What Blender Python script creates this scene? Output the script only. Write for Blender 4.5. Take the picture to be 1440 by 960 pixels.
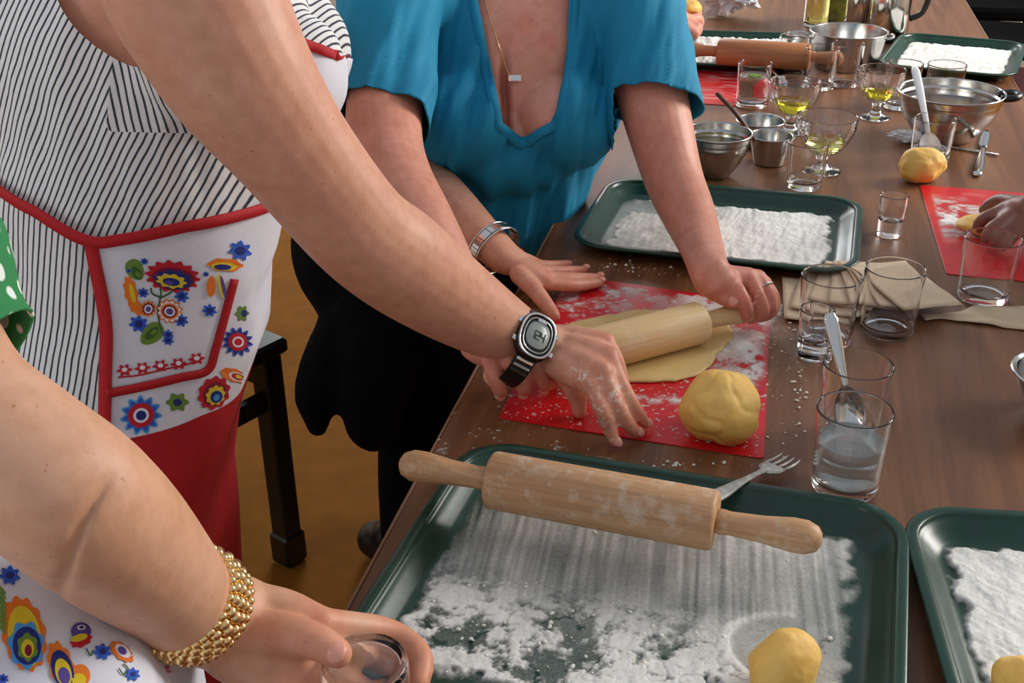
import bpy, bmesh, math, random
import numpy as np
from mathutils import Vector, Matrix, Quaternion

for o in list(bpy.data.objects): bpy.data.objects.remove(o)
SC = bpy.context.scene
COL = SC.collection
random.seed(7)
rng = np.random.default_rng(11)

# ------------------------------------------------------------------ camera
FPX = 1620.0
PIT, ROL = math.radians(27.3), math.radians(-0.6)
TZ = 0.75                                   # table top height
CAM = np.array([0.0, 0.0, TZ + 0.64])
_up = np.array([math.sin(ROL)*math.cos(PIT), -math.cos(ROL)*math.cos(PIT), -math.sin(PIT)])
_v = np.array([1140-720, -345-480, FPX]); _y = _v - _up*(_v@_up); _y /= np.linalg.norm(_y)
RW = np.array([np.cross(_y, _up), _y, _up])  # camera axes (right, down, forward) -> world
def P(u, v, z=TZ):
    "world point at height z seen at photo position (u, v)"
    d = RW @ np.array([(u-720)/FPX, (v-480)/FPX, 1.0])
    return CAM + d*((z-CAM[2])/d[2])
def D(u, v, dep):
    "world point at a given distance in front of the camera plane"
    return CAM + RW @ np.array([(u-720)/FPX, (v-480)/FPX, 1.0])*dep
cam = bpy.data.cameras.new('camera'); cam.sensor_width = 36; cam.lens = FPX/1440*36
cam.clip_start = 0.02
cob = bpy.data.objects.new('camera', cam); COL.objects.link(cob)
m = Matrix.Identity(4)
for i in range(3):
    m[i][0] = RW[i][0]; m[i][1] = -RW[i][1]; m[i][2] = -RW[i][2]; m[i][3] = CAM[i]
cob.matrix_world = m
SC.camera = cob

# ------------------------------------------------------------------ light
SC.view_settings.view_transform = 'Standard'; SC.view_settings.look = 'None'
SC.view_settings.gamma = 1; SC.view_settings.use_curve_mapping = False
SC.view_settings.exposure = 0.18
SC.cycles.use_denoising = True
SC.cycles.sample_clamp_indirect = 4.0
SC.cycles.max_bounces = 16; SC.cycles.transmission_bounces = 14; SC.cycles.transparent_max_bounces = 24
SC.cycles.blur_glossy = 0.5
w = bpy.data.worlds.new('world'); SC.world = w; w.use_nodes = True
w.node_tree.nodes['Background'].inputs[0].default_value = (0.80, 0.88, 1.0, 1)
w.node_tree.nodes['Background'].inputs[1].default_value = 0.46
def area(name, loc, target, sx, sy, power, color):
    l = bpy.data.lights.new(name, 'AREA'); l.shape = 'RECTANGLE'; l.size = sx; l.size_y = sy
    l.energy = power; l.color = color
    o = bpy.data.objects.new(name, l); COL.objects.link(o); o.location = loc
    o.rotation_euler = (Vector(target)-Vector(loc)).to_track_quat('-Z', 'Y').to_euler()
    return o
area('window_light_right', (2.75, 3.1, 2.15), (0.0, 1.2, 0.8), 1.7, 1.6, 150, (1.0, 0.96, 0.90))
area('window_light_back', (-1.6, 5.6, 2.1), (0.0, 1.4, 0.8), 1.6, 1.5, 95, (0.93, 0.97, 1.0))
area('window_light_left', (-2.6, -1.4, 2.2), (-0.2, 1.3, 1.0), 1.6, 1.5, 26, (1.0, 0.98, 0.95))

# ------------------------------------------------------------------ materials
def lin(c):
    "photo colour 0..255 -> linear"
    return tuple(((x/255/12.92) if x/255 <= 0.04045 else ((x/255+0.055)/1.055)**2.4) for x in c)
class NT:
    def __init__(s, name):
        s.m = bpy.data.materials.new(name); s.m.use_nodes = True
        s.t = s.m.node_tree; s.b = s.t.nodes['Principled BSDF']; s.out = s.t.nodes['Material Output']
    def n(s, typ, **kw):
        nd = s.t.nodes.new(typ)
        for k, v in kw.items():
            if k.startswith('i_'):
                key = k[2:]; key = int(key) if key.isdigit() else key.replace('_', ' ')
                nd.inputs[key].default_value = v
            else: setattr(nd, k, v)
        return nd
    def l(s, a, b): s.t.links.new(a, b)
    def coord(s, kind='Object', scale=(1,1,1), rot=(0,0,0)):
        tc = s.n('ShaderNodeTexCoord'); mp = s.n('ShaderNodeMapping')
        mp.inputs['Scale'].default_value = scale; mp.inputs['Rotation'].default_value = rot
        s.l(tc.outputs[kind], mp.inputs[0]); return mp.outputs[0]
    def noise(s, vec, scale, detail=4, rough=0.55, dist=0.0):
        nd = s.n('ShaderNodeTexNoise'); nd.inputs['Scale'].default_value = scale
        nd.inputs['Detail'].default_value = detail; nd.inputs['Roughness'].default_value = rough
        nd.inputs['Distortion'].default_value = dist
        if vec is not None: s.l(vec, nd.inputs['Vector'])
        return nd.outputs[0]
    def ramp(s, fac, stops, interp='LINEAR'):
        r = s.n('ShaderNodeValToRGB'); r.color_ramp.interpolation = interp
        e = r.color_ramp.elements
        while len(e) < len(stops): e.new(0.5)
        for k, (p, c) in enumerate(stops):
            e[k].position = p; e[k].color = (*c, 1) if len(c) == 3 else c
        s.l(fac, r.inputs[0]); return r.outputs[0]
    def mix(s, fac, a, b, mode='MIX'):
        nd = s.n('ShaderNodeMix', data_type='RGBA', blend_type=mode)
        for sock, v in ((nd.inputs[0], fac), (nd.inputs[6], a), (nd.inputs[7], b)):
            if isinstance(v, (int, float)): sock.default_value = v
            elif isinstance(v, tuple): sock.default_value = (*v[:3], 1)
            else: s.l(v, sock)
        return nd.outputs[2]
    def bump(s, h, strength=0.3, dist=0.002):
        b = s.n('ShaderNodeBump'); b.inputs['Strength'].default_value = strength
        b.inputs['Distance'].default_value = dist; s.l(h, b.inputs['Height'])
        s.l(b.outputs[0], s.b.inputs['Normal']); return b
    def set(s, **kw):
        for k, v in kw.items():
            key = k.replace('_', ' ').replace('SSS', 'Subsurface')
            if isinstance(v, tuple) and len(v) == 3 and 'Color' in key: v = (*v, 1)
            s.b.inputs[key].default_value = v
        return s
def plain(name, c, rough=0.5, metal=0.0, **kw):
    t = NT(name); t.set(Base_Color=lin(c), Roughness=rough, Metallic=metal, **kw); return t.m
def noisy(name, c1, c2, scale, rough=0.5, bump=0.0, bscale=None, metal=0.0, detail=4, stretch=(1,1,1), bdist=0.002, **kw):
    t = NT(name); v = t.coord('Object', stretch)
    t.l(t.ramp(t.noise(v, scale, detail), [(0.3, lin(c1)), (0.7, lin(c2))]), t.b.inputs['Base Color'])
    t.set(Roughness=rough, Metallic=metal, **kw)
    if bump: t.bump(t.noise(v, bscale or scale*4, 5), bump, bdist)
    return t.m
MAT = {}
def wood(name, dark, mid, light, axis=1, s=1.0, rough=0.4, grain=0.25, dust=0.0):
    t = NT(name); sc = [9*s, 9*s, 9*s]; sc[axis] = 0.55*s
    v = t.coord('Object', tuple(sc))
    a = t.noise(v, 2.2, 6, 0.6, 1.2)
    f = [70*s, 70*s, 70*s]; f[axis] = 2.2*s
    b = t.noise(t.coord('Object', tuple(f)), 3.0, 4, 0.7)
    c1 = t.ramp(a, [(0.28, lin(dark)), (0.5, lin(mid)), (0.74, lin(light))])
    c2 = t.ramp(b, [(0.35, (0.55,)*3), (0.62, (1.0,)*3)])
    col = t.mix(grain*1.6, c1, c2, 'MULTIPLY')
    if dust:
        d = t.ramp(t.noise(t.coord('Object'), 38, 6, 0.7), [(0.50, (0, 0, 0)), (0.68, (1, 1, 1))]); mm = t.n('ShaderNodeMath', operation='MULTIPLY'); mm.inputs[1].default_value = dust
        t.l(d, mm.inputs[0]); col = t.mix(mm.outputs[0], col, lin((236, 226, 210)))
    t.l(col, t.b.inputs['Base Color'])
    t.set(Roughness=rough); t.bump(b, 0.12, 0.0006); return t.m
MAT['table'] = wood('walnut laminate', (94, 55, 29), (122, 77, 45), (146, 98, 62), 1, 1.0, 0.46)
MAT['table_edge'] = wood('table edging', (128, 88, 60), (150, 108, 76), (170, 126, 92), 1, 1.0, 0.45)
MAT['beech'] = wood('beech wood', (186, 136, 92), (205, 156, 110), (224, 180, 136), 0, 1.6, 0.5, 0.32, 0.45)
MAT['maple'] = wood('pale maple wood', (214, 176, 120), (226, 190, 136), (234, 202, 152), 0, 1.3, 0.5, 0.2, 0.2)
MAT['beech_dark'] = wood('oiled beech wood', (160, 100, 58), (182, 120, 72), (196, 136, 88), 0, 1.5, 0.45, 0.22)
MAT['spoonwood'] = wood('dark spoon wood', (84, 48, 30), (104, 62, 40), (120, 76, 50), 2, 2.0, 0.5)
MAT['floor'] = noisy('ochre linoleum', (118, 72, 12), (134, 84, 18), 14, 0.9, 0.05, 90, Specular_IOR_Level=0.15)
MAT['wall'] = noisy('cream wall paint', (214, 204, 184), (222, 213, 195), 3, 0.8, 0.05, 60)
MAT['white_paint'] = plain('white window paint', (225, 225, 222), 0.4)
MAT['tray'] = noisy('dark green plastic', (14, 50, 37), (19, 60, 45), 60, 0.3, 0.06, 400, bdist=0.0006)
MAT['steel'] = noisy('brushed steel', (182, 180, 176), (204, 202, 198), 5, 0.22, 0.0, metal=1.0, stretch=(1, 1, 24))
MAT['steel_pol'] = plain('polished steel', (212, 210, 206), 0.12, 1.0)
MAT['black_plastic'] = plain('black plastic', (16, 16, 17), 0.35)
MAT['black_wood'] = noisy('black lacquered wood', (13, 11, 9), (20, 17, 13), 12, 0.4)
MAT['black_fabric'] = noisy('black fabric', (4, 4, 5), (7, 7, 8), 60, 0.95, 0.2, 300, Specular_IOR_Level=0.1)
MAT['gold'] = plain('gold', (246, 208, 146), 0.2, 1.0)
MAT['silver'] = plain('silver', (220, 218, 214), 0.18, 1.0)
MAT['white_plastic'] = plain('white plastic', (236, 236, 234), 0.35)
def glass_mat(name, tint=(1,1,1), ior=1.45, rough=0.0):
    t = NT(name); t.set(Base_Color=tint, Roughness=rough, IOR=ior, Transmission_Weight=1.0); return t.m
MAT['glass'] = glass_mat('clear glass', (1.0, 1.0, 1.0))
MAT['water'] = glass_mat('water', (0.93, 0.96, 0.96), 1.33)
MAT['milk_water'] = NT('cloudy water').set(Base_Color=(0.74, 0.76, 0.74), Roughness=0.05, IOR=1.33, Transmission_Weight=0.76).m
MAT['oil'] = glass_mat('yellow oil', (0.88, 0.80, 0.05), 1.40)
MAT['oil_pale'] = glass_mat('pale yellow oil', (0.90, 0.90, 0.32), 1.38)
def dough_mat(name, c1, c2):
    t = NT(name); v = t.coord('Object')
    t.l(t.ramp(t.noise(v, 34, 5), [(0.3, lin(c1)), (0.7, lin(c2))]), t.b.inputs['Base Color'])
    t.set(Roughness=0.62, SSS_Weight=0.25, SSS_Radius=(0.012, 0.007, 0.003), SSS_Scale=0.6)
    t.bump(t.noise(v, 190, 6, 0.65), 0.35, 0.0012); return t.m
MAT['dough'] = dough_mat('egg dough', (228, 176, 82), (238, 196, 108))
MAT['dough_sheet'] = dough_mat('rolled dough', (214, 180, 112), (224, 194, 130))
def flour_mat():
    t = NT('wheat flour'); v = t.coord('Object')
    at = t.n('ShaderNodeAttribute', attribute_name='cov')
    c = t.ramp(t.noise(v, 260, 5), [(0.3, lin(( 226, 222, 212))), (0.7, lin((246, 244, 238)))])
    t.l(c, t.b.inputs['Base Color']); t.set(Roughness=0.95)
    t.bump(t.noise(v, 520, 6, 0.7), 0.5, 0.0012)
    g = t.noise(v, 900, 3, 0.7)
    mul = t.n('ShaderNodeMath', operation='MULTIPLY_ADD'); mul.inputs[1].default_value = 0.7; mul.inputs[2].default_value = -0.35
    t.l(g, mul.inputs[0])
    ad = t.n('ShaderNodeMath', operation='ADD', use_clamp=True); t.l(at.outputs['Fac'], ad.inputs[0]); t.l(mul.outputs[0], ad.inputs[1])
    t.l(ad.outputs[0], t.b.inputs['Alpha']); return t.m
MAT['flour'] = flour_mat()
MAT['crumb'] = noisy('flour crumbs', (232, 226, 210), (246, 242, 232), 200, 0.95)
def mat_red():
    t = NT('red silicone'); v = t.coord('Object')
    t.l(t.ramp(t.noise(v, 25, 4), [(0.3, lin((196, 16, 24))), (0.7, lin((214, 26, 32)))]), t.b.inputs['Base Color'])
    t.set(Roughness=0.38); return t.m
MAT['mat'] = mat_red()
MAT['napkin'] = noisy('kraft paper napkin', (196, 172, 142), (208, 184, 154), 40, 0.9, 0.15, 220)
MAT['tissue'] = noisy('white paper tissue', (228, 228, 230), (240, 240, 242), 40, 0.9, 0.2, 240)

# ------------------------------------------------------------------ mesh helpers
def mk(name, V, F, mat, parent=None, smooth=True, loc=None, rot=None):
    me = bpy.data.meshes.new(name)
    me.from_pydata([tuple(map(float, v)) for v in V], [], [tuple(int(i) for i in f) for f in F])
    me.validate(); me.update()
    if smooth: me.polygons.foreach_set('use_smooth', [True]*len(me.polygons))
    if mat is not None:
        for q in (mat if isinstance(mat, (list, tuple)) else [mat]):
            me.materials.append(MAT[q] if isinstance(q, str) else q)
    o = bpy.data.objects.new(name, me); COL.objects.link(o)
    if parent is not None: o.parent = parent
    if loc is not None: o.location = loc
    if rot is not None: o.rotation_euler = rot
    return o
def tag(o, label, cat, group=None, kind=None):
    o['label'] = label; o['category'] = cat
    if group: o['group'] = group
    if kind: o['kind'] = kind
    return o
def thing(name, label, cat, loc=(0,0,0), rotz=0.0, group=None, rot=None):
    o = bpy.data.objects.new(name, None); COL.objects.link(o); o.empty_display_size = 0.05
    o.location = loc; o.rotation_euler = rot if rot is not None else (0, 0, rotz)
    return tag(o, label, cat, group)
def sharp(o, ang=35):
    me = o.data; bm = bmesh.new(); bm.from_mesh(me)
    for e in bm.edges:
        if len(e.link_faces) == 2 and e.calc_face_angle(0) > math.radians(ang): e.smooth = False
    bm.to_mesh(me); bm.free(); return o
def support(prof, d=0.0007):
    "extra rings beside the corners so that smooth shading stays true"
    out = [prof[0]]
    for (r0, z0), (r1, z1) in zip(prof, prof[1:]):
        L = math.hypot(r1-r0, z1-z0)
        if L > 4*d:
            for t in (d/L, 1-d/L): out.append((r0+(r1-r0)*t, z0+(z1-z0)*t))
        out.append((r1, z1))
    return out
def lathe(prof, n=48):
    V, F = [], []; rings = []
    for r, z in prof:
        if r < 1e-6: rings.append([len(V)]); V.append((0, 0, z))
        else:
            rings.append(list(range(len(V), len(V)+n)))
            for k in range(n):
                a = 2*math.pi*k/n; V.append((r*math.cos(a), r*math.sin(a), z))
    for a, b in zip(rings, rings[1:]):
        for k in range(n):
            k2 = (k+1) % n
            if len(a) == 1 and len(b) == 1: continue
            if len(a) == 1: F.append((a[0], b[k2], b[k]))
            elif len(b) == 1: F.append((a[k], a[k2], b[0]))
            else: F.append((a[k], a[k2], b[k2], b[k]))
    return V, F
def rrect(hw, hd, r, z, nc=8):
    pts = []
    for cx, cy, a0 in ((hw-r, hd-r, 0), (-hw+r, hd-r, 90), (-hw+r, -hd+r, 180), (hw-r, -hd+r, 270)):
        for k in range(nc+1):
            a = math.radians(a0 + 90*k/nc); pts.append((cx+r*math.cos(a), cy+r*math.sin(a), z))
    return pts
def loft(loops, cap0=True, cap1=True, close=False):
    V = []; F = []; n = len(loops[0])
    for L in loops: V += [tuple(p) for p in L]
    m_ = len(loops)
    for i in range(m_ if close else m_-1):
        a, b = i*n, ((i+1) % m_)*n
        for k in range(n):
            k2 = (k+1) % n; F.append((a+k, a+k2, b+k2, b+k))
    if cap0 and not close: F.append(tuple(range(n-1, -1, -1)))
    if cap1 and not close: F.append(tuple(range((m_-1)*n, m_*n)))
    return V, F
def cat(*VF):
    V, F = [], []
    for v, f in VF:
        o = len(V); V += list(v); F += [tuple(i+o for i in q) for q in f]
    return V, F
def box(cx, cy, cz, sx, sy, sz, r=0.0):
    if r <= 0: r = min(sx, sy, sz)*0.08
    lo = []
    for z, ins in ((-sz/2, r), (-sz/2+r, 0), (sz/2-r, 0), (sz/2, r)):
        lo.append([(x+cx, y+cy, zz+cz) for x, y, zz in rrect(sx/2-ins, sy/2-ins, max(r-ins*0.6, r*0.3), z, 2)])
    return loft(lo)
def catmull(pts, n=8):
    pts = [np.asarray(p, float) for p in pts]
    q = [2*pts[0]-pts[1]] + pts + [2*pts[-1]-pts[-2]]; out = []
    for i in range(1, len(q)-2):
        for k in range(n):
            t = k/n; a, b, c, d = q[i-1], q[i], q[i+1], q[i+2]
            out.append(0.5*((2*b)+(c-a)*t+(2*a-5*b+4*c-d)*t*t+(3*b-a-3*c+d)*t**3))
    out.append(pts[-1]); return np.array(out)
def tube(path, rad, n=12, side=None, caps=True, flat=1.0):
    """swept tube; rad: number, list, or list of (ra, rb); side: reference direction of ra"""
    path = np.asarray(path, float); m_ = len(path)
    if np.isscalar(rad): rad = [rad]*m_
    T = np.gradient(path, axis=0); T /= np.linalg.norm(T, axis=1)[:, None]+1e-12
    ref = np.asarray(side, float) if side is not None else np.array([0.31, 0.2, 0.93])
    V, F = [], []; A = None
    for i in range(m_):
        if A is None or side is not None:
            A = ref - T[i]*(ref@T[i])
            if np.linalg.norm(A) < 1e-4: A = np.cross(T[i], [1, 0, 0])
        else: A = A - T[i]*(A@T[i])
        A = A/np.linalg.norm(A); B = np.cross(T[i], A)
        r = rad[i]; ra, rb = (r, r*flat) if np.isscalar(r) else (r[0], r[1])
        for k in range(n):
            a = 2*math.pi*k/n; V.append(path[i]+A*ra*math.cos(a)+B*rb*math.sin(a))
    for i in range(m_-1):
        for k in range(n):
            k2 = (k+1) % n; F.append((i*n+k, i*n+k2, (i+1)*n+k2, (i+1)*n+k))
    if caps:
        F.append(tuple(range(n-1, -1, -1))); F.append(tuple(range((m_-1)*n, m_*n)))
    return V, F
def lathe_x(prof, n=32):
    V, F = lathe(prof, n); return [(z, x, y) for x, y, z in V], F
# value noise --------------------------------------------------------
def _h(ix, iy, iz, s):
    n = (ix*374761393 + iy*668265263 + iz*2147483647 + s*974711) & 0xffffffff
    n = ((n ^ (n >> 13))*1274126177) & 0xffffffff
    return ((n ^ (n >> 16)) & 0xffff)/65535.0
def vnoise(x, y, z=0.0, s=0):
    x, y, z = np.broadcast_arrays(np.asarray(x, float), np.asarray(y, float), np.asarray(z, float))
    ix, iy, iz = (np.floor(q).astype(np.int64) for q in (x, y, z)); fx, fy, fz = x-ix, y-iy, z-iz
    fx, fy, fz = (q*q*(3-2*q) for q in (fx, fy, fz)); r = 0
    for dx in (0, 1):
        for dy in (0, 1):
            for dz in (0, 1):
                r = r + _h(ix+dx, iy+dy, iz+dz, s)*(fx if dx else 1-fx)*(fy if dy else 1-fy)*(fz if dz else 1-fz)
    return r
def fbm(x, y, z=0.0, oct=4, s=0, gain=0.5):
    r = 0; a = 1; t = 0
    for k in range(oct):
        r = r + a*vnoise(np.asarray(x)*2**k, np.asarray(y)*2**k, np.asarray(z)*2**k, s+k*17); t += a; a *= gain
    return r/t
def sstep(a, b, x):
    t = np.clip((x-a)/(b-a), 0, 1); return t*t*(3-2*t)
def icos(sub=4):
    bm = bmesh.new(); bmesh.ops.create_icosphere(bm, subdivisions=sub, radius=1)
    V = np.array([v.co[:] for v in bm.verts]); F = [tuple(v.index for v in f.verts) for f in bm.faces]
    bm.free(); return V, F
ICO = {k: icos(k) for k in (1, 2, 4, 5)}
# ================================================================== setting
def struct(o): o['kind'] = 'structure'; return o
struct(mk('floor', [(-4, -2.5, 0), (3.2, -2.5, 0), (3.2, 6, 0), (-4, 6, 0)], [(0, 1, 2, 3)], 'floor', smooth=False))
def wall_with_window(name, axis, at, a0, a1, w0, w1, z0=0.95, z1=2.5, H=2.9, th=0.25):
    "wall slab along X (axis 0) or Y (axis 1) with one opening"
    def slab(p0, p1, q0, q1):
        c, d = (p0+p1)/2, p1-p0
        if axis == 0: return box(c, at, (q0+q1)/2, d, th, q1-q0, 0.004)
        return box(at, c, (q0+q1)/2, th, d, q1-q0, 0.004)
    V, F = cat(slab(a0, w0, 0, H), slab(w1, a1, 0, H), slab(w0, w1, 0, z0), slab(w0, w1, z1, H))
    return struct(mk(name, V, F, 'wall', smooth=False))
def window(name, axis, at, w0, w1, z0, z1):
    fr = []
    def bar(p0, p1, q0, q1, t=0.06):
        c, d = (p0+p1)/2, p1-p0
        return box(c, at, (q0+q1)/2, d, t, q1-q0, 0.003) if axis == 0 else box(at, c, (q0+q1)/2, t, d, q1-q0, 0.003)
    e = 0.06; mid = (w0+w1)/2
    root = struct(mk(name, *cat(bar(w0, w0+e, z0, z1), bar(w1-e, w1, z0, z1), bar(w0, w1, z0, z0+e), bar(w0, w1, z1-e, z1), bar(mid-e/2, mid+e/2, z0, z1)), 'white_paint', smooth=False))
    return root
wall_with_window('wall_right', 1, 3.2, -2.5, 6.0, 1.7, 3.3)
window('window_1', 1, 3.2, 1.7, 3.3, 0.95, 2.5)
wall_with_window('wall_back', 0, 6.0, -4.0, 3.2, 0.0, 1.9)
window('window_2', 0, 6.0, 0.0, 1.9, 0.95, 2.5)
struct(mk('wall_left', *box(-4.1, 1.75, 1.45, 0.2, 8.5, 2.9, 0.004), 'wall', smooth=False))

# ================================================================== table
TX0, TX1, TY0, TY1 = -0.312, 0.487, -0.4, 4.0
tb = thing('dining_table', 'long brown wood-grain table that all the baking things stand on', 'table', ((TX0+TX1)/2, (TY0+TY1)/2, 0))
cx, cy = (TX0+TX1)/2, (TY0+TY1)/2
mk('table_top', *box(0, 0, TZ-0.014, TX1-TX0-0.006, TY1-TY0-0.006, 0.028, 0.0015), 'table', tb, smooth=False)
e = []
for sx in (-1, 1): e.append(box(sx*((TX1-TX0)/2-0.0015), 0, TZ-0.0142, 0.003, TY1-TY0, 0.0284, 0.0006))
for sy in (-1, 1): e.append(box(0, sy*((TY1-TY0)/2-0.0015), TZ-0.0142, TX1-TX0-0.007, 0.003, 0.0284, 0.0006))
mk('edge_band', *cat(*e), 'table_edge', tb, smooth=False)
for sx in (-1, 1): mk('rail', *box(sx*0.30, 0, TZ-0.073, 0.022, 4.2, 0.09, 0.002), 'table', tb, smooth=False)
for sx in (-1, 1):
    for yy in (-2.05, 0.6, 2.05): mk('leg', *box(sx*0.30, yy, (TZ-0.028)/2, 0.05, 0.05, TZ-0.030, 0.003), 'black_wood', tb, smooth=False)

# ================================================================== trays and flour
def tray(label, cx, cy, rz, W=0.42, Dp=0.32, h=0.022, group='green serving trays'):
    hw, hd, r = W/2, Dp/2, 0.055
    S = [(0.036, 0.0, 0.030), (0.022, 0.004, 0.040), (0.006, h-0.005, 0.052), (0.000, h-0.004, 0.055),
         (0.000, h-0.001, 0.055), (0.0015, h, 0.0535), (0.0095, h, 0.0465), (0.0108, h-0.0012, 0.0455), (0.0112, h-0.0035, 0.045), (0.0135, h-0.0045, 0.043),
         (0.019, h-0.009, 0.039), (0.0265, 0.0060, 0.033), (0.031, 0.0036, 0.029), (0.036, 0.003, 0.024)]
    V, F = loft([rrect(hw-i, hd-i, rr, z, 10) for i, z, rr in S])
    o = mk('serving_tray', V, F, 'tray', loc=(cx, cy, TZ+0.0005), rot=(0, 0, rz))
    return tag(o, label, 'tray', group)
def flour_layer(name, label, cx, cy, rz, hw, hd, cov, z0, hgt=0.0018, step=0.0016, parent=None, seed=1):
    nx, ny = int(2*hw/step), int(2*hd/step)
    X, Y = np.meshgrid(np.linspace(-hw, hw, nx), np.linspace(-hd, hd, ny))
    C = np.clip(cov(X, Y), 0, 1.25)
    Z = hgt*np.clip(C, 0, 1)*(0.45+0.9*fbm(X*120, Y*70, 0, 4, seed))+0.0002
    keep = C > 0.02
    idx = np.arange(nx*ny).reshape(ny, nx)
    k = keep[:-1, :-1] | keep[1:, :-1] | keep[:-1, 1:] | keep[1:, 1:]
    Q = np.stack([idx[:-1, :-1], idx[:-1, 1:], idx[1:, 1:], idx[1:, :-1]], -1)[k]
    used = np.unique(Q); rm = -np.ones(nx*ny, int); rm[used] = np.arange(len(used))
    V = np.stack([X.ravel(), Y.ravel(), Z.ravel()], 1)[used]; F = rm[Q]
    me = bpy.data.meshes.new(name); me.vertices.add(len(V)); me.vertices.foreach_set('co', V.ravel())
    me.loops.add(F.size); me.loops.foreach_set('vertex_index', F.ravel())
    me.polygons.add(len(F)); me.polygons.foreach_set('loop_start', np.arange(len(F))*4)
    me.update(calc_edges=True); me.polygons.foreach_set('use_smooth', [True]*len(F))
    at = me.attributes.new('cov', 'FLOAT', 'POINT'); at.data.foreach_set('value', C.ravel()[used].astype(np.float32))
    me.materials.append(MAT['flour'])
    o = bpy.data.objects.new(name, me); COL.objects.link(o)
    o.location = (cx, cy, z0); o.rotation_euler = (0, 0, rz)
    return tag(o, label, 'flour', kind='stuff')
def edge_mask(X, Y, hw, hd, soft=0.012, s=3, amp=0.012):
    d = np.minimum(hw-np.abs(X), hd-np.abs(Y)) + amp*(fbm(X*60, Y*60, 0, 3, s)-0.5)*2
    return sstep(0.0, soft, d)
TRAY_Z = TZ+0.0036
t1 = tray('green tray nearest the camera, flour-dusted, with a beech rolling pin lying across it', -0.072, 0.765, math.radians(-4.5), 0.425, 0.345)
def cov1(X, Y):
    st = vnoise(X*190+Y*30, Y*9, 0, 5)*0.5 + vnoise(X*420+Y*60, Y*14, 0, 6)*0.5   # strokes running away from the camera
    base = 0.48+0.55*(st-0.45)
    f = fbm(X*26, Y*26, 0, 5, 8, 0.6)
    near = sstep(0.03, -0.09, Y)                                               # lumpy and patchy toward the camera
    patch = sstep(0.44, 0.60, f+0.30*(fbm(X*150, Y*150, 0, 4, 3, 0.7)-0.36))
    c = base*(1-near) + near*(0.12+0.95*patch)
    rdge = np.abs(fbm(X*30+2, Y*30, 0, 3, 21)-0.5)
    c -= 0.35*sstep(0.035, 0.0, rdge)*near
    c += 0.35*sstep(0.05, 0.11, Y)*fbm(X*90, Y*90, 0, 4, 12)*sstep(-0.05, 0.05, X)
    gx, gy = X-0.132+0.01*(f-0.5), Y+0.030                                                  # round mark a glass rim left
    rr = np.hypot(gx, gy*1.15); c = np.where(rr < 0.046, np.minimum(c, 0.36+0.35*f), c)
    c += 0.4*sstep(0.008, 0.0, np.abs(rr-0.049))*sstep(-0.2, 0.7, -gx/0.05)*f*1.6
    c -= 0.45*sstep(-0.11, -0.19, X)*sstep(-0.05, 0.08, Y)
    c *= 0.75+0.5*fbm(X*8, Y*8, 0, 2, 31)
    return np.clip(c, 0, 1.1)*edge_mask(X, Y, 0.178, 0.137)
flour_layer('flour', 'streaky flour on the tray nearest the camera', -0.078, 0.765, math.radians(-4.5), 0.184, 0.142, cov1, TRAY_Z, 0.0024, 0.0011)
t2 = tray('green tray cut off by the right border, thickly floured', 0.350, 0.79, math.radians(5.5), 0.39, 0.31)
def cov2(X, Y):
    st = fbm(X*150+Y*160, Y*10-X*10, 0, 3, 41)
    c = 0.95+0.35*(st-0.5)-0.25*sstep(0.0, 0.10, X)+0.2*fbm(X*60, Y*60, 0, 4, 43)-0.1
    return np.clip(c, 0, 1.2)*edge_mask(X, Y, 0.159, 0.121, 0.008)
flour_layer('flour', 'thick white flour on the tray cut off by the right border', 0.345, 0.79, math.radians(5.5), 0.163, 0.125, cov2, TRAY_Z, 0.0034, 0.0011)
t3 = tray('green tray of flour behind the red mat in the middle', -0.062, 1.607, math.radians(-3.5), 0.395, 0.295)
def cov3(X, Y):
    st = vnoise(X*170+Y*20, Y*10, 0, 51)*0.6+vnoise(X*330-Y*40, Y*16, 0, 52)*0.4
    f = fbm(X*40, Y*40, 0, 4, 55)
    right = sstep(-0.06, 0.0, X)
    c = (0.62+0.5*(f-0.5)+0.25*(st-0.5))*(1-right)+right*(0.92+0.55*(st-0.5)+0.3*(f-0.5))
    c -= 0.5*sstep(0.03, 0.05, Y)*sstep(0.03, -0.05, X)*sstep(0.5, 0.62, f+0.1)
    return np.clip(c, 0, 1.2)*edge_mask(X, Y, 0.156, 0.108, 0.010)
flour_layer('flour', 'flour raked in ridges on the tray behind the middle red mat', -0.062, 1.607, math.radians(-3.5), 0.160, 0.111, cov3, TRAY_Z, 0.0030, 0.0013)
t4 = tray('green tray of flour under the far rolling pin', -0.095, 2.71, math.radians(3), 0.30, 0.34)
def cov4(X, Y): return (0.9+0.5*(fbm(X*50, Y*50, 0, 4, 61)-0.5))*edge_mask(X, Y, 0.108, 0.128, 0.01)
flour_layer('flour', 'heaped flour on the far tray beside the crumpled tissue', -0.095, 2.71, math.radians(3), 0.113, 0.133, cov4, TRAY_Z, 0.016, 0.003)
t5 = tray('green tray of smooth flour overhanging the far right table edge', 0.377, 2.745, math.radians(-13), 0.285, 0.345)
def cov5(X, Y): return (1.0+0.5*(vnoise(X*14, Y*220, 0, 62)-0.5))*edge_mask(X, Y, 0.115, 0.142, 0.006, 5, 0.006)
flour_layer('flour', 'smooth white flour on the tray at the far right table edge', 0.377, 2.745, math.radians(-13), 0.118, 0.146, cov5, TRAY_Z, 0.005, 0.0025)

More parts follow.
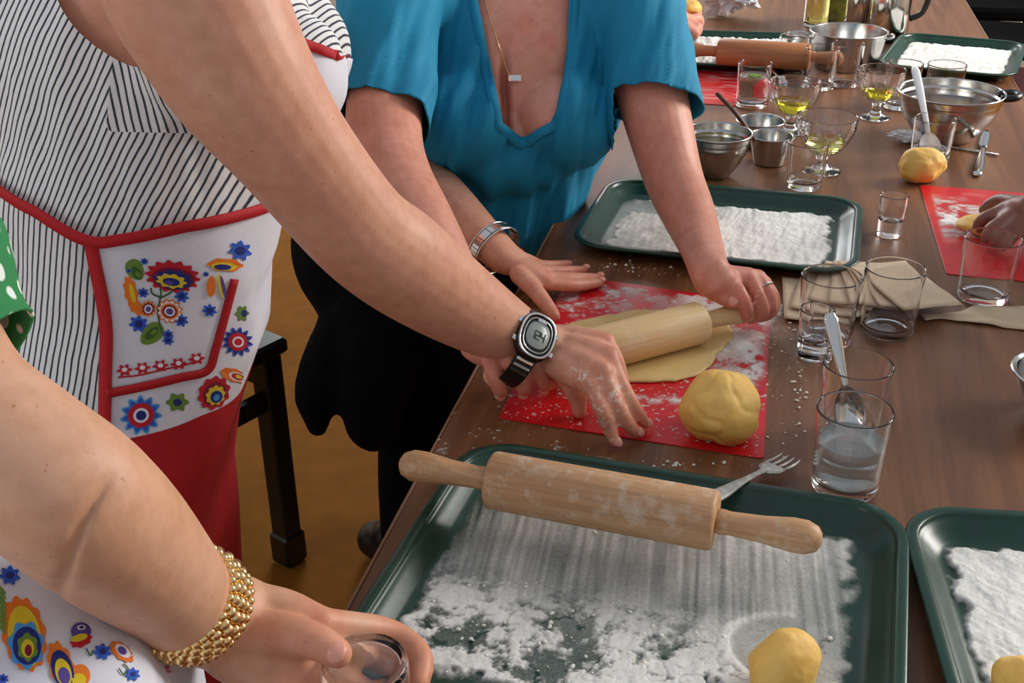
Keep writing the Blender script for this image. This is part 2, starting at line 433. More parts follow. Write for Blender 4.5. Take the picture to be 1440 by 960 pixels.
# ================================================================== red mats
def red_mat(label, corners, th=0.0012):
    c = [np.array(q[:2]) for q in corners]; n = 14; loop = []
    for i in range(4):                                       # rounded corners
        p, a, b = c[i], c[i-1], c[(i+1) % 4]; r = 0.006
        p0 = p+(a-p)/np.linalg.norm(a-p)*r; p1 = p+(b-p)/np.linalg.norm(b-p)*r
        for k in range(5):
            t = k/4; loop.append((1-t)**2*p0+2*t*(1-t)*p+t*t*p1)
    ctr = np.mean(c, 0)
    lo = []
    for z, ins in ((0, 0.0), (th*0.8, 0.0), (th, 0.0006), (th, 0.004)):
        lo.append([(*(q-ctr+(ctr-q)/np.linalg.norm(ctr-q)*ins), z) for q in loop])
    V, F = loft(lo)
    o = mk('baking_mat', V, F, 'mat', smooth=False, loc=(ctr[0], ctr[1], TZ+0.0004))
    return tag(o, label, 'baking mat', 'red silicone baking mats'), ctr
MZ = TZ+0.0017
m1, mc1 = red_mat('red silicone mat in the middle, under the dough sheet being rolled', [P(701, 589), P(1074, 646), P(1083, 428), P(800, 388)])
m2, mc2 = red_mat('far red silicone mat beside the blue shirt, with nothing on it', [P(930, 143), P(1040, 150), P(1078, 92), P(945, 86)])
m3, mc3 = red_mat('red silicone mat at the right border with a floury patch and a hand', [P(1331, 386), P(1500, 402), P(1505, 278), P(1293, 261)])
def covm1(X, Y):
    f = fbm(X*40+3, Y*40, 0, 5, 71, 0.6); g = vnoise(X*300, Y*300, 0, 72)
    c = 0.45*sstep(0.07, 0.16, Y)*sstep(0.35, 0.6, f)+0.62*sstep(0.040, 0.075, X+0.3*Y-0.015)*sstep(-0.065, -0.02, Y)*sstep(0.139, 0.118, X)*sstep(0.26, 0.50, f)
    c += 0.28*sstep(-0.02, -0.09, X)*sstep(-0.13, -0.10, Y)*sstep(0.5, 0.62, f)
    e_ = ((X+0.0)/0.128)**2+((Y+0.005)/0.105)**2
    c += 0.75*sstep(0.2, 0.0, np.abs(e_-0.95)/1.2)*sstep(0.3, 0.5, f)*sstep(-0.11, 0.0, X+0.02)
    c += 0.6*sstep(0.80, 0.88, g)*(f > 0.38)
    return np.clip(c, 0, 0.85)*edge_mask(X, Y, 0.148, 0.185, 0.01)
flour_layer('flour', 'flour dusted over the red mat in the middle', mc1[0], mc1[1], math.radians(-3), 0.142, 0.178, covm1, MZ, 0.0008, 0.0013)
def covm3(X, Y):
    f = fbm(X*45, Y*45, 0, 5, 81, 0.6); st = vnoise(X*40, Y*240, 0, 82)
    d = np.hypot((X+0.07)/0.11, (Y-0.04)/0.12)
    c = 1.25*sstep(1.0, 0.2, d)*sstep(0.34, 0.62, f)*(0.35+0.8*st)+0.10*sstep(0.60, 0.75, f)
    return np.clip(c, 0, 1)*edge_mask(X, Y, 0.15, 0.17, 0.02)*sstep(0.250, 0.258, X+mc3[0])
flour_layer('flour', 'flour patch on the red mat at the right border', mc3[0], mc3[1], 0.0, 0.15, 0.17, covm3, MZ, 0.0012, 0.0015)
def covm2(X, Y): return 0.35*sstep(0.55, 0.75, vnoise(X*30, Y*260, 0, 83)*0.7+0.3*fbm(X*50, Y*50, 0, 3, 84))
flour_layer('flour', 'thin flour film on the far red mat beside the blue shirt', mc2[0], mc2[1], 0.0, 0.06, 0.14, covm2, MZ, 0.0005, 0.002)
# dusting on the bare table
def covt(X, Y):
    f = fbm(X*30, Y*30, 0, 5, 91, 0.62); g = vnoise(X*260, Y*260, 0, 92)
    c = 0.55*sstep(0.60, 0.70, f)*sstep(0.30, 0.7, g)+0.8*sstep(0.90, 0.95, g)*(f > 0.5)
    def spot(u, v, r): q = P(u, v); return sstep(1.0, 0.2, np.hypot(X+0.10-q[0]+0.0, Y+1.2-q[1]-0.0)/r)
    m_ = 0
    for u, v, r in ((905, 375, 0.07), (860, 362, 0.05), (960, 655, 0.09), (900, 648, 0.07), (1105, 470, 0.07), (1112, 560, 0.06), (1125, 690, 0.03), (690, 575, 0.06), (1040, 660, 0.05), (870, 640, 0.05)):
        m_ = np.maximum(m_, spot(u, v, r))
    return np.clip(c*m_*1.3, 0, 0.9)
flour_layer('flour', 'flour spilled on the bare wood around the red mat', -0.10, 1.2, 0.0, 0.21, 0.36, covt, TZ+0.0002, 0.0007, 0.0016)
# loose crumbs ---------------------------------------------------------
def crumbs(label, pts, rmin, rmax, z):
    V, F = [], []; bv, bf = ICO[1]
    for x, y in pts:
        r = rmin+(rmax-rmin)*random.random()**3; o = len(V)
        q = bv*np.array([r*random.uniform(.7, 1.5), r*random.uniform(.7, 1.4), r*0.7])*rng.uniform(0.75, 1.25, (len(bv), 1))
        a = random.uniform(0, 6.28); ca, sa = math.cos(a), math.sin(a)
        V += [(x+ca*p[0]-sa*p[1], y+sa*p[0]+ca*p[1], z+r*0.5+p[2]) for p in q]; F += [tuple(i+o for i in f_) for f_ in bf]
    return tag(mk('crumbs', V, F, 'crumb'), label, 'crumbs', kind='stuff')
def scatter(n, spots):
    out = []
    for _ in range(n):
        u, v, su, sv = random.choice(spots); q = P(random.gauss(u, su), random.gauss(v, sv)); out.append((q[0], q[1]))
    return out
crumbs('white flour crumbs scattered on bare wood beside the middle mat', scatter(170, [(1110, 480, 8, 30), (1105, 590, 14, 30), (915, 378, 30, 6), (870, 372, 30, 8), (960, 652, 40, 5), (1125, 540, 6, 20)]), 0.0005, 0.0024, TZ)
tr = math.radians(-4.5)
def on_tray(n, f): return [(-0.078+x*math.cos(tr)-y*math.sin(tr), 0.765+x*math.sin(tr)+y*math.cos(tr)) for x, y in (f() for _ in range(n))]
crumbs('flour crumbs on the tray nearest the camera', on_tray(420, lambda: (random.uniform(-0.16, 0.165), random.choice([random.gauss(-0.07, 0.03), random.gauss(0.10, 0.01) if random.random() < .4 else random.uniform(-0.12, 0.0)]))), 0.0004, 0.0022, TRAY_Z+0.001)
crumbs('flour crumbs on the middle red mat', scatter(160, [(1040, 490, 20, 25), (1020, 540, 30, 20), (800, 600, 50, 12), (900, 560, 60, 6), (1050, 620, 12, 8)]), 0.0003, 0.0013, MZ)

# ================================================================== rolling pins
def rolling_pin(label, a, b, R, Lh, mat, z, group='wooden rolling pins', floury=0.0):
    a, b = np.array(a[:2]), np.array(b[:2]); L = np.linalg.norm(b-a); c = (a+b)/2
    o = thing('rolling_pin', label, 'rolling pin', (c[0], c[1], z), math.atan2(b[1]-a[1], b[0]-a[0]), group)
    h = L/2; e = 0.004
    mk('barrel', *lathe_x([(0, -h), (R-e, -h), (R-e*0.3, -h+e*0.3), (R, -h+e), (R, 0), (R, h-e), (R-e*0.3, h-e*0.3), (R-e, h), (0, h)], 40), mat, o)
    for s in (-1, 1):
        pr = [(0, h-0.002), (0.010, h-0.002), (0.0115, h+0.004), (0.0105, h+0.012), (0.0120, h+Lh*0.45), (0.0150, h+Lh*0.72), (0.0148, h+Lh*0.86), (0.0110, h+Lh*0.96), (0.0055, h+Lh), (0, h+Lh+0.0005)]
        V, F = lathe_x([(r*R/0.027, x) for r, x in pr], 24)
        if s < 0: V = [(-x, -y, zz) for x, y, zz in V]
        mk('handle', V, F, mat, o)
    return o
a, b = P(689, 668, 0.804), P(1008, 726, 0.804)
RP1 = 0.0265
rolling_pin('beech rolling pin with two handles lying across the near tray', a, b, RP1, 0.088, 'beech', TZ+0.0225+RP1+0.0004)
P2R = np.array([-0.063, 1.243]); P2D = np.array([-0.115, -0.098]); P2D /= np.linalg.norm(P2D)
P2L = P2R+P2D*0.205; P2Z = MZ+0.004+0.0255
rolling_pin('pale rolling pin pressed on the dough sheet by two people', P2R, P2L, 0.0255, 0.080, 'maple', P2Z)
a, b = np.array([-0.135, 2.535]), np.array([0.058, 2.520])
rolling_pin('orange-brown rolling pin on the far floury tray', a, b, 0.028, 0.070, 'beech_dark', TZ+0.0225+0.0282)

# ================================================================== dough
def dough(label, u, v, rx, ry, rz, seed, rot=0.0, z=None, lump=0.22, crease=0.0, pos=None, group='lumps of yellow dough', tilt=0.0):
    bv, bf = ICO[5]; q = bv.copy()
    n = fbm(q[:, 0]*1.1+seed, q[:, 1]*1.1, q[:, 2]*1.1+seed*2, 2, seed)
    n2 = fbm(q[:, 0]*3+seed, q[:, 1]*3, q[:, 2]*3, 3, seed+5)
    cr = np.abs(fbm(q[:, 0]*1.1+seed, q[:, 1]*1.1, q[:, 2]*1.1, 2, seed+9)-0.5)
    k = 1+lump*(n-0.5)*2+0.05*(n2-0.5)*2-crease*0.5*sstep(0.05, 0.0, cr)
    q = q*k[:, None]*np.array([rx, ry, rz])
    zb = -rz*0.78; q[:, 2] = np.where(q[:, 2] < zb, zb+(q[:, 2]-zb)*0.06, q[:, 2])
    q[:, 2] -= q[:, 2].min()
    p = pos if pos is not None else P(u, v, z if z else TZ)
    o = mk('dough_lump', q, bf, 'dough', loc=(p[0], p[1], p[2]), rot=(0, tilt, rot))
    return tag(o, label, 'dough', group)
p = P(1010, 606, TZ); dough('round ball of yellow dough resting on the middle red mat', 0, 0, 0.043, 0.040, 0.037, 8, 1.4, lump=0.17, crease=0.10, pos=(p[0], p[1]-0.004, MZ+0.0005))
p = P(1100, 966, TZ+0.006); dough('dough lump lying in the flour of the near tray', 0, 0, 0.030, 0.025, 0.027, 12, 0.9, lump=0.2, crease=0.04, pos=(p[0], p[1], TRAY_Z+0.002))
p = P(1425, 975, TZ+0.006); dough('small dough piece cut by the bottom edge on the right floury tray', 0, 0, 0.018, 0.018, 0.018, 22, 0.2, pos=(p[0], p[1], TRAY_Z+0.003))
p = P(1291, 258, TZ); dough('lump of dough standing alone at the corner of the right red mat', 0, 0, 0.037, 0.030, 0.029, 33, 0.2, lump=0.24, crease=0.05, pos=(p[0], p[1]+0.01, TZ+0.0025))
p = P(1375, 325, MZ); dough('flattened dough disc on the right red mat under a hand', 0, 0, 0.040, 0.034, 0.013, 43, 0.2, lump=0.14, pos=(p[0]+0.012, p[1], MZ+0.0005))
# the sheet being rolled: an irregular thin disc
def dough_sheet():
    c = P(900, 485, MZ); n = 120; ax = math.radians(32)
    ring = []
    for k in range(n):
        t = 2*math.pi*k/n
        r = 1+0.06*math.sin(3*t+0.6)+0.04*math.sin(5*t+2)+0.05*(vnoise(math.cos(t)*7+9, math.sin(t)*7, 0, 77)-0.5)+0.03*(vnoise(math.cos(t)*22+9, math.sin(t)*22, 0, 78)-0.5)
        x, y = 0.112*r*math.cos(t), 0.090*r*math.sin(t)
        ring.append(np.array([x*math.cos(ax)-y*math.sin(ax), x*math.sin(ax)+y*math.cos(ax)]))
    lo = []
    for s, z in ((0.985, 0), (1.0, 0.0012), (0.99, 0.003), (0.95, 0.0038), (0.8, 0.0040), (0.5, 0.004), (0.2, 0.004)):
        lo.append([(*(p_*s), z) for p_ in ring])
    V, F = loft(lo)
    o = mk('dough_sheet', V, F, 'dough_sheet', loc=(c[0], c[1], MZ+0.0002))
    return tag(o, 'thin rolled-out sheet of dough under the pale rolling pin', 'dough')
dough_sheet()
# ================================================================== glassware
def rim_xy(u, v, h): q = P(u, v, TZ+h); return (q[0], q[1])
def tumbler_prof(rt, rb, h, wall=0.0020, base=0.009):
    out = [(0, 0.0012), (rb*0.7, 0.0010), (rb*0.86, 0.0), (rb*0.96, 0.0012), (rb, 0.005)]
    out += [(rb+(rt-rb)*t, 0.005+(h-0.006)*t) for t in (0.3, 0.6, 0.85)]
    out += [(rt, h-0.001), (rt-wall*0.3, h), (rt-wall*0.75, h), (rt-wall, h-0.001)]
    ri = lambda z: rb+(rt-rb)*max(0, (z-0.005)/(h-0.006))-wall
    out += [(ri(z), z) for z in (h*0.85, h*0.6, h*0.35)]
    out += [(ri(base+0.006), base+0.006), (ri(base)-0.003, base+0.001), (rb*0.5, base), (0, base)]
    return support(out), ri
def fill(ri, z0, z1, mat, parent, name, eps=-0.0004, z_pad=0.0006):
    pr = [(0, z0+z_pad), (ri(z0)-0.004, z0+z_pad), (ri(z0+0.006)+eps, z0+0.006)]
    pr += [(ri(z0+0.006+(z1-z0-0.006)*t)+eps, z0+0.006+(z1-z0-0.006)*t) for t in (0.35, 0.7, 1.0)]
    pr += [(ri(z1)-0.003, z1-0.0004), (0, z1-0.0005)]
    return mk(name, *lathe(pr, 40), mat, parent)
def tumbler(label, xy, rt=0.0355, rb=0.0315, h=0.088, group='plain drinking glasses', liquid=None, level=0.5, base=0.009, z=TZ):
    pr, ri = tumbler_prof(rt, rb, h, base=base)
    o = thing('drinking_glass', label, 'glass', (xy[0], xy[1], z+0.0003), 0, group)
    mk('glass_wall', *lathe(pr, 56), 'glass', o)
    if liquid: fill(ri, base, h*level, liquid, o, 'water')
    return o, ri
tumbler('glass two-thirds full of cloudy water, nearest glass to the camera', rim_xy(1203, 575, 0.088), liquid='milk_water', level=0.62)
g_spoon, _ = tumbler('empty glass holding a steel spoon, behind the water glass', rim_xy(1207.5, 511, 0.088), 0.0350, 0.031)
tumbler('empty glass in front of the left half of the napkin stack', rim_xy(1170.5, 387.5, 0.086), 0.0355, 0.031, 0.086)
tumbler('empty glass in front of the right half of the napkin stack', rim_xy(1260, 376, 0.086), 0.0355, 0.0315, 0.086)
tumbler('empty glass beside the hand on the right red mat', rim_xy(1398, 334, 0.084), 0.0355, 0.0315, 0.084)
tumbler('small glass standing behind the tray of raked flour, beside the steel cup', rim_xy(1137.5, 200, 0.076), 0.0320, 0.027, 0.076, base=0.010)
g_white, _ = tumbler('glass with a white spoon leaning in it, before the big steel bowl', rim_xy(1316, 166, 0.080), 0.0345, 0.032, 0.080, liquid='water', level=0.36)
b_ = P(1057, 149); tumbler('glass of water with a mint leaf on the far red mat', (b_[0], b_[1]), 0.0335, 0.0315, 0.086, liquid='water', level=0.72)
b_ = P(1113, 106); tumbler('half full glass right in front of the far rolling pin', (b_[0], b_[1]), 0.034, 0.030, 0.085, liquid='water', level=0.5)
b_ = P(1151, 124); tumbler('empty glass between two others before the steel saucepan', (b_[0], b_[1]), 0.035, 0.031, 0.085)
b_ = P(1186, 120); tumbler('empty glass directly below the steel saucepan, right one of the far row', (b_[0], b_[1]), 0.034, 0.030, 0.088)
b_ = P(1264, 151); tumbler('empty glass just right of the fluted goblet of oil', (b_[0], b_[1]), 0.035, 0.031, 0.088)
b_ = rim_xy(1332.5, 90, 0.075); g_olive, _ = tumbler('glass of sliced pickles standing behind the big steel bowl', b_, 0.0375, 0.034, 0.075)
for k in range(7):
    a = k*0.9; r = 0.016 if k else 0
    V, F = lathe([(0, 0), (0.010, 0), (0.0115, 0.002), (0.010, 0.004), (0, 0.004)], 16)
    MAT.setdefault('pickle', noisy('pickle', (150, 150, 40), (206, 190, 70), 60, 0.35))
    tag(mk('pickle_slice', V, F, 'pickle', loc=(b_[0]+r*math.cos(a), b_[1]+r*math.sin(a), TZ+0.016+0.005*k), rot=(0.35*math.sin(k*2.1), 0.3*math.cos(k*1.3), 0)),
        'yellow-green pickle slice in the glass behind the big steel bowl', 'pickle slice', 'pickle slices in a glass')
b_ = P(1057, 149)
MAT['leaf'] = noisy('mint leaf', (112, 148, 52), (150, 178, 80), 40, 0.5)
lf = [(0.014*math.cos(t)*(0.6+0.4*math.cos(t)**2), 0.009*math.sin(t), 0.001*math.sin(3*t)) for t in np.linspace(0, 2*math.pi, 17)[:-1]]
V, F = loft([lf, [(x, y, z+0.0008) for x, y, z in lf]]); tag(mk('mint_leaf', V, F, 'leaf', loc=(b_[0]+0.001, b_[1]-0.012, TZ+0.0625), rot=(0.5, 0.1, 0.4)), 'small green mint leaf floating in a glass', 'leaf')
def shot(label, xy):
    h, rt, rb, w_ = 0.062, 0.0200, 0.0175, 0.002
    pr = [(0, 0.0008), (rb*0.8, 0.0005), (rb*0.95, 0), (rb, 0.002), (rb+0.0006, 0.02), (rt, h-0.001), (rt-w_*0.5, h), (rt-w_, h-0.001), (rb-w_+0.0008, 0.028), (rb-w_-0.003, 0.0235), (rb*0.45, 0.0225), (0, 0.0225)]
    o = thing('shot_glass', label, 'glass', (xy[0], xy[1], TZ+0.0003), 0, 'thick-based shot glasses')
    mk('glass_wall', *lathe(support(pr), 40), 'glass', o)
shot('shot glass standing alone at the near corner of the right red mat', rim_xy(1258, 274, 0.062))
shot('shot glass in front of the empty glass by the napkin stack', rim_xy(1150, 434, 0.062))
def goblet(label, xy, R, h, flutes, liquid, level, group):
    st = 0.30 if not flutes else 0.34; zb = h*st
    pr = [(0, 0.001), (R*0.58, 0.0), (R*0.64, 0.0012), (R*0.60, 0.0035), (R*0.30, 0.007), (0.0085, zb*0.5), (0.0075, zb*0.75), (0.010, zb*0.95)]
    N = 14
    bowl = lambda t: R*(math.sin(t*math.pi/2)**0.75) if not flutes else R*(0.16+0.84*math.sin(t*math.pi/2)**0.9)
    hb = h-zb
    for k in range(1, N+1):
        t = k/N; pr.append((max(0.010, bowl(t)), zb+hb*(1-math.cos(t*math.pi/2))**0.85))
    w_ = 0.0022; pr[-1] = (R, h-0.001); pr += [(R-w_*0.5, h), (R-w_, h-0.001)]
    inner = []
    for k in range(N-1, 0, -1):
        t = k/N; inner.append((max(0.002, bowl(t)-w_), zb+hb*(1-math.cos(t*math.pi/2))**0.85+0.0022))
    inner.append((0, inner[-1][1]-0.0005)); pr += inner
    n = 64; V, F = lathe(support(pr), n); V = np.array(V)
    if flutes:
        ang = np.arctan2(V[:, 1], V[:, 0]); zz = V[:, 2]
        k = 1+0.028*np.cos(ang*16)*sstep(zb*0.9, zb*1.3, zz)*sstep(h, h*0.75, zz); V[:, 0] *= k; V[:, 1] *= k
    o = thing('glass_goblet', label, 'goblet', (xy[0], xy[1], TZ+0.0003), 0, group)
    mk('glass_bowl', V, F, 'glass', o)
    zl = zb+hb*level; ri = np.array(sorted((z, r) for r, z in inner))
    lp = [(0, ri[0][0]+0.0006)]+[(max(0.0015, r-0.0006), z+0.0004) for z, r in ri[1:] if z < zl-0.001]
    rl = float(np.interp(zl, ri[:, 0], ri[:, 1])); lp += [(rl-0.0006, zl), (0, zl-0.0003)]
    mk('oil', *lathe(lp, 48), liquid, o)
    return o
goblet('fluted glass goblet of yellow oil behind the plain goblet', rim_xy(1118, 114, 0.095), 0.0480, 0.095, True, 'oil', 0.42, 'fluted goblets of oil')
b_ = P(1230.5, 166); goblet('fluted glass goblet of yellow oil before the steel saucepan, right one', (b_[0], b_[1]), 0.0455, 0.095, True, 'oil', 0.40, 'fluted goblets of oil')
b_ = P(1155, 241); goblet('plain round goblet with pale yellow oil beside the small glass', (b_[0], b_[1]), 0.0500, 0.095, False, 'oil_pale', 0.40, None)

# ================================================================== steel ware
def steel_bowl(name, label, xy, R, h, rb, lip=0.004, band=0.0, content=None, clevel=0.6, curved=True, mat='steel', cat_='bowl'):
    o = thing(name, label, cat_, (xy[0], xy[1], TZ+0.0003))
    N = 12; f = (lambda t: rb+(R-rb)*math.sin(t*math.pi/2)) if curved else (lambda t: rb+(R-rb)*t)
    out = [(0, 0.0008), (rb*0.9, 0), (rb, 0.0015)]; hs = h-band
    for k in range(1, N+1):
        t = k/N; out.append((f(t), 0.0015+(hs-0.0015)*(t if not curved else t)))
    if band: out += [(R+0.003, hs+0.002), (R+0.004, h-0.003)]
    Rr = R+(0.004 if band else 0)
    out += [(Rr+lip, h-0.001), (Rr+lip, h+0.0005), (Rr+lip*0.5, h+0.0012), (Rr-0.001, h)]
    if band: out += [(R+0.002, hs+0.003)]
    inn = [(f(k/N)-0.0015, 0.003+(hs-0.003)*k/N) for k in range(N, 0, -1)]
    out += inn+[(rb*0.9, 0.0025), (0, 0.0022)]
    mk('steel_shell', *lathe(support(out), 56), mat, o)
    if content:
        z = h*clevel; r = float(np.interp(z, [q[1] for q in inn[::-1]], [q[0] for q in inn[::-1]]))
        mk('liquid', *lathe([(0, z-0.004), (r-0.004, z-0.004), (r-0.0008, z), (0, z)], 48), content, o)
    return o
MAT['broth'] = NT('olive broth').set(Base_Color=lin((150, 128, 52)), Roughness=0.08, IOR=1.35).m
MAT['dark_broth'] = NT('brown broth').set(Base_Color=lin((120, 96, 58)), Roughness=0.06, IOR=1.35).m
q = rim_xy(1009, 186, 0.075); steel_bowl('mixing_bowl', 'steel bowl with olive liquid, half hidden behind the forearm', q, 0.0520, 0.075, 0.024, 0.002, 0.014, 'broth', 0.70)
q = rim_xy(1338, 128, 0.088); sb = steel_bowl('mixing_bowl', 'big steel bowl of brown liquid with a black side handle', q, 0.0860, 0.088, 0.044, 0.003, 0.016, 'dark_broth', 0.68)
mk('side_handle', *tube(catmull([(0.082, 0.016, 0.082), (0.104, 0.018, 0.085), (0.114, 0.0, 0.086), (0.104, -0.018, 0.085), (0.082, -0.016, 0.082)], 5), 0.0065, 10), 'black_plastic', sb)
q = rim_xy(1194, 43, 0.078); sp = steel_bowl('saucepan', 'straight-sided steel saucepan with a wire loop handle, before the jars', q, 0.0820, 0.078, 0.070, 0.003, 0, 'dark_broth', 0.35, False, cat_='saucepan')
mk('loop_handle', *tube(catmull([(-0.078, 0.018, 0.06), (-0.10, 0.02, 0.066), (-0.130, 0.008, 0.066), (-0.130, -0.008, 0.066), (-0.10, -0.02, 0.066), (-0.078, -0.018, 0.06)], 5), 0.0026, 8), 'steel_pol', sp)
mk('loop_handle', *tube(catmull([(0.078, 0.018, 0.066), (0.094, 0.012, 0.070), (0.094, -0.012, 0.070), (0.078, -0.018, 0.066)], 5), 0.0026, 8), 'steel_pol', sp)
q = rim_xy(1070, 169, 0.046); steel_bowl('steel_cup', 'empty steel measuring cup, the far one of the two', q, 0.0420, 0.046, 0.032, 0.002, 0, None, 0, False, cat_='cup')
q = rim_xy(1085, 190, 0.050); cup2 = q; steel_bowl('steel_cup', 'steel measuring cup with a wooden stick in it', q, 0.0365, 0.050, 0.026, 0.002, 0, 'broth', 0.25, False, cat_='cup')
q = P(1486, 582); steel_bowl('small_bowl', 'shiny steel bowl cut off by the right border', (q[0], q[1]), 0.0500, 0.050, 0.026, 0.005, 0, None, 0, True, 'steel_pol')
# pitcher, canister and jars at the top
q = P(1247, 58); pt = thing('steel_pitcher', 'tall polished steel pitcher with black base at the top', 'pitcher', (q[0], q[1]+0.02, TZ+0.0003))
mk('body', *lathe([(0, 0.010), (0.045, 0.010), (0.048, 0.014), (0.047, 0.10), (0.040, 0.17), (0.034, 0.20), (0.036, 0.215), (0.034, 0.215), (0.032, 0.20), (0, 0.199)], 48), 'steel_pol', pt)
mk('base_ring', *lathe([(0, 0), (0.049, 0), (0.050, 0.004), (0.049, 0.013), (0, 0.0135)], 48), 'black_plastic', pt)
mk('handle', *tube(catmull([(0.036, 0, 0.19), (0.07, 0, 0.185), (0.085, 0, 0.13), (0.075, 0, 0.07), (0.046, 0, 0.05)], 6), 0.007, 10), 'black_plastic', pt)
q = P(1207, 48); cn = thing('steel_canister', 'narrow steel canister left of the pitcher, behind the saucepan', 'canister', (q[0], q[1]+0.03, TZ+0.0003))
mk('body', *lathe([(0, 0), (0.036, 0), (0.038, 0.003), (0.038, 0.165), (0.036, 0.168), (0, 0.168)], 40), 'steel_pol', cn)
mk('lid', *lathe([(0, 0.1685), (0.039, 0.1685), (0.040, 0.172), (0.039, 0.180), (0.012, 0.186), (0.010, 0.196), (0, 0.198)], 40), 'steel', cn)
MAT['jar_green'] = noisy('gherkins', (66, 92, 30), (176, 170, 60), 40, 0.3)
def jar(label, u, v, r, h, lvl, mat):
    q = P(u, v); o = thing('glass_jar', label, 'jar', (q[0], q[1], TZ+0.0003), 0, 'glass jars behind the saucepan')
    pr, ri = tumbler_prof(r, r, h, 0.0022, 0.005); mk('glass_wall', *lathe(pr, 40), 'glass', o)
    fill(ri, 0.005, h*lvl, mat, o, 'content')
jar('jar of golden oil standing behind the saucepan, left one', 1147, 36, 0.032, 0.13, 0.75, 'oil_pale')
jar('jar of green gherkins standing behind the saucepan, right one', 1177, 32, 0.036, 0.13, 0.8, 'jar_green')
a_, b_ = P(1259, 57, TZ+0.004), D(1274, -10, 2.75)
tag(mk('stirring_stick', *tube([a_, b_], 0.0022, 8), 'white_plastic'), 'thin white stick leaning against the steel pitcher', 'stick')

# ================================================================== cutlery
def frame(o, a, b, up=(0, 0, 1)):
    a, b = Vector([float(x) for x in a]), Vector([float(x) for x in b]); X = (b-a).normalized()
    Z = Vector(up); Z = (Z-X*Z.dot(X)).normalized(); Y = Z.cross(X)
    M = Matrix.Identity(4)
    for i in range(3): M[i][0] = X[i]; M[i][1] = Y[i]; M[i][2] = Z[i]; M[i][3] = a[i]
    o.matrix_world = M; return (b-a).length
def spoon(label, a, b, up, mat, bl=0.052, bw=0.019, hw=(0.0075, 0.003), group=None, name='spoon'):
    "handle end a, bowl tip b"
    L = float(np.linalg.norm(np.asarray(b)-np.asarray(a)))
    o = thing(name, label, 'spoon', (0, 0, 0), 0, group); frame(o, a, b, up)
    xs = np.linspace(0, L-bl*0.94, 14)
    w_ = [hw[1]+(hw[0]-hw[1])*(1-sstep(0.1, 0.75, x/L)) for x in xs]; w_[0] *= 0.6
    path = [(x, 0, 0.004*math.sin(math.pi*x/L)) for x in xs]
    mk('handle', *tube(path, [(0.0013 if i < 9 else 0.0018, ww) for i, ww in enumerate(w_)], 10, (0, 0, 1)), mat, o)
    n, m_ = 20, 8; V, F = [], []
    for side in (0, 1):
        base_i = len(V)
        for i in range(m_+1):
            r = i/m_
            for k in range(n):
                t = 2*math.pi*k/n
                V.append((L-bl/2+bl/2*r*math.cos(t)*(1 if math.cos(t) > 0 else 1.0), bw*r*math.sin(t)*(1+0.12*math.cos(t)), -0.009*(1-r*r)+(0.0012 if side else 0)))
        for i in range(m_):
            for k in range(n):
                a0, a1 = base_i+i*n+k, base_i+i*n+(k+1) % n; q_ = (a0, a1, a1+n, a0+n); F.append(q_ if side else q_[::-1])
    o1 = m_*n; o2 = (m_+1)*n+m_*n
    F += [(o1+k, o1+(k+1) % n, o2+(k+1) % n, o2+k) for k in range(n)]
    mk('spoon_bowl', V, F, mat, o)
    return o
gx, gy, _z = g_spoon.location
spoon('steel spoon standing in the glass behind the water glass', D(1166, 440, 1.165), (gx+0.004, gy-0.012, TZ+0.014), (0.2, -0.9, 0.4), 'steel_pol', 0.050, 0.0165)
gx, gy, _z = g_white.location
spoon('white plastic spoon leaning in a glass before the big steel bowl', D(1286, 93, 2.02), (gx+0.004, gy-0.010, TZ+0.014), (0.1, -0.95, 0.3), 'white_plastic', 0.050, 0.0175, (0.0075, 0.0045))
tag(mk('wooden_stick', *tube(catmull([D(1008, 131, 1.93), D(1040, 166, 1.92), (cup2[0]-0.006, cup2[1]-0.004, TZ+0.012)], 6), 0.0036, 8), 'spoonwood'), 'thin dark wooden stick standing in the steel measuring cup', 'stick')
def knife(label, a, b):
    L = float(np.linalg.norm(np.asarray(b)-np.asarray(a))); o = thing('table_knife', label, 'knife'); frame(o, a, b)
    mk('handle', *tube([(x, 0, 0.004) for x in np.linspace(0, L*0.6, 10)], [(0.0035, ww) for ww in (0.005, 0.0085, 0.0095, 0.0095, 0.009, 0.008, 0.007, 0.006, 0.0055, 0.005)], 12, (0, 0, 1)), 'steel_pol', o)
    mk('blade', *tube([(x, 0.001, 0.004) for x in np.linspace(L*0.59, L, 10)], [(0.0009, ww) for ww in (0.005, 0.0075, 0.009, 0.009, 0.009, 0.0088, 0.0085, 0.0078, 0.006, 0.002)], 8, (0, 0, 1)), 'steel_pol', o)
knife('steel table knife lying before the big steel bowl, above the right red mat', P(1373, 250), P(1388, 186))
tag(mk('skewer', *tube([P(1322, 204, TZ+0.003), P(1404, 218, TZ+0.003)], 0.0024, 8), 'steel_pol'), 'thin metal rod crossing the table knife on the wood', 'rod')
a_, b_ = P(1092, 107, TZ+0.004), P(1062, 92, TZ+0.03)
spoon('steel teaspoon lying behind the fluted goblet, by the far glasses', P(1078, 92, TZ+0.03), P(1104, 122, TZ+0.008), (0, 0, 1), 'steel_pol', 0.036, 0.012, (0.0055, 0.0025))
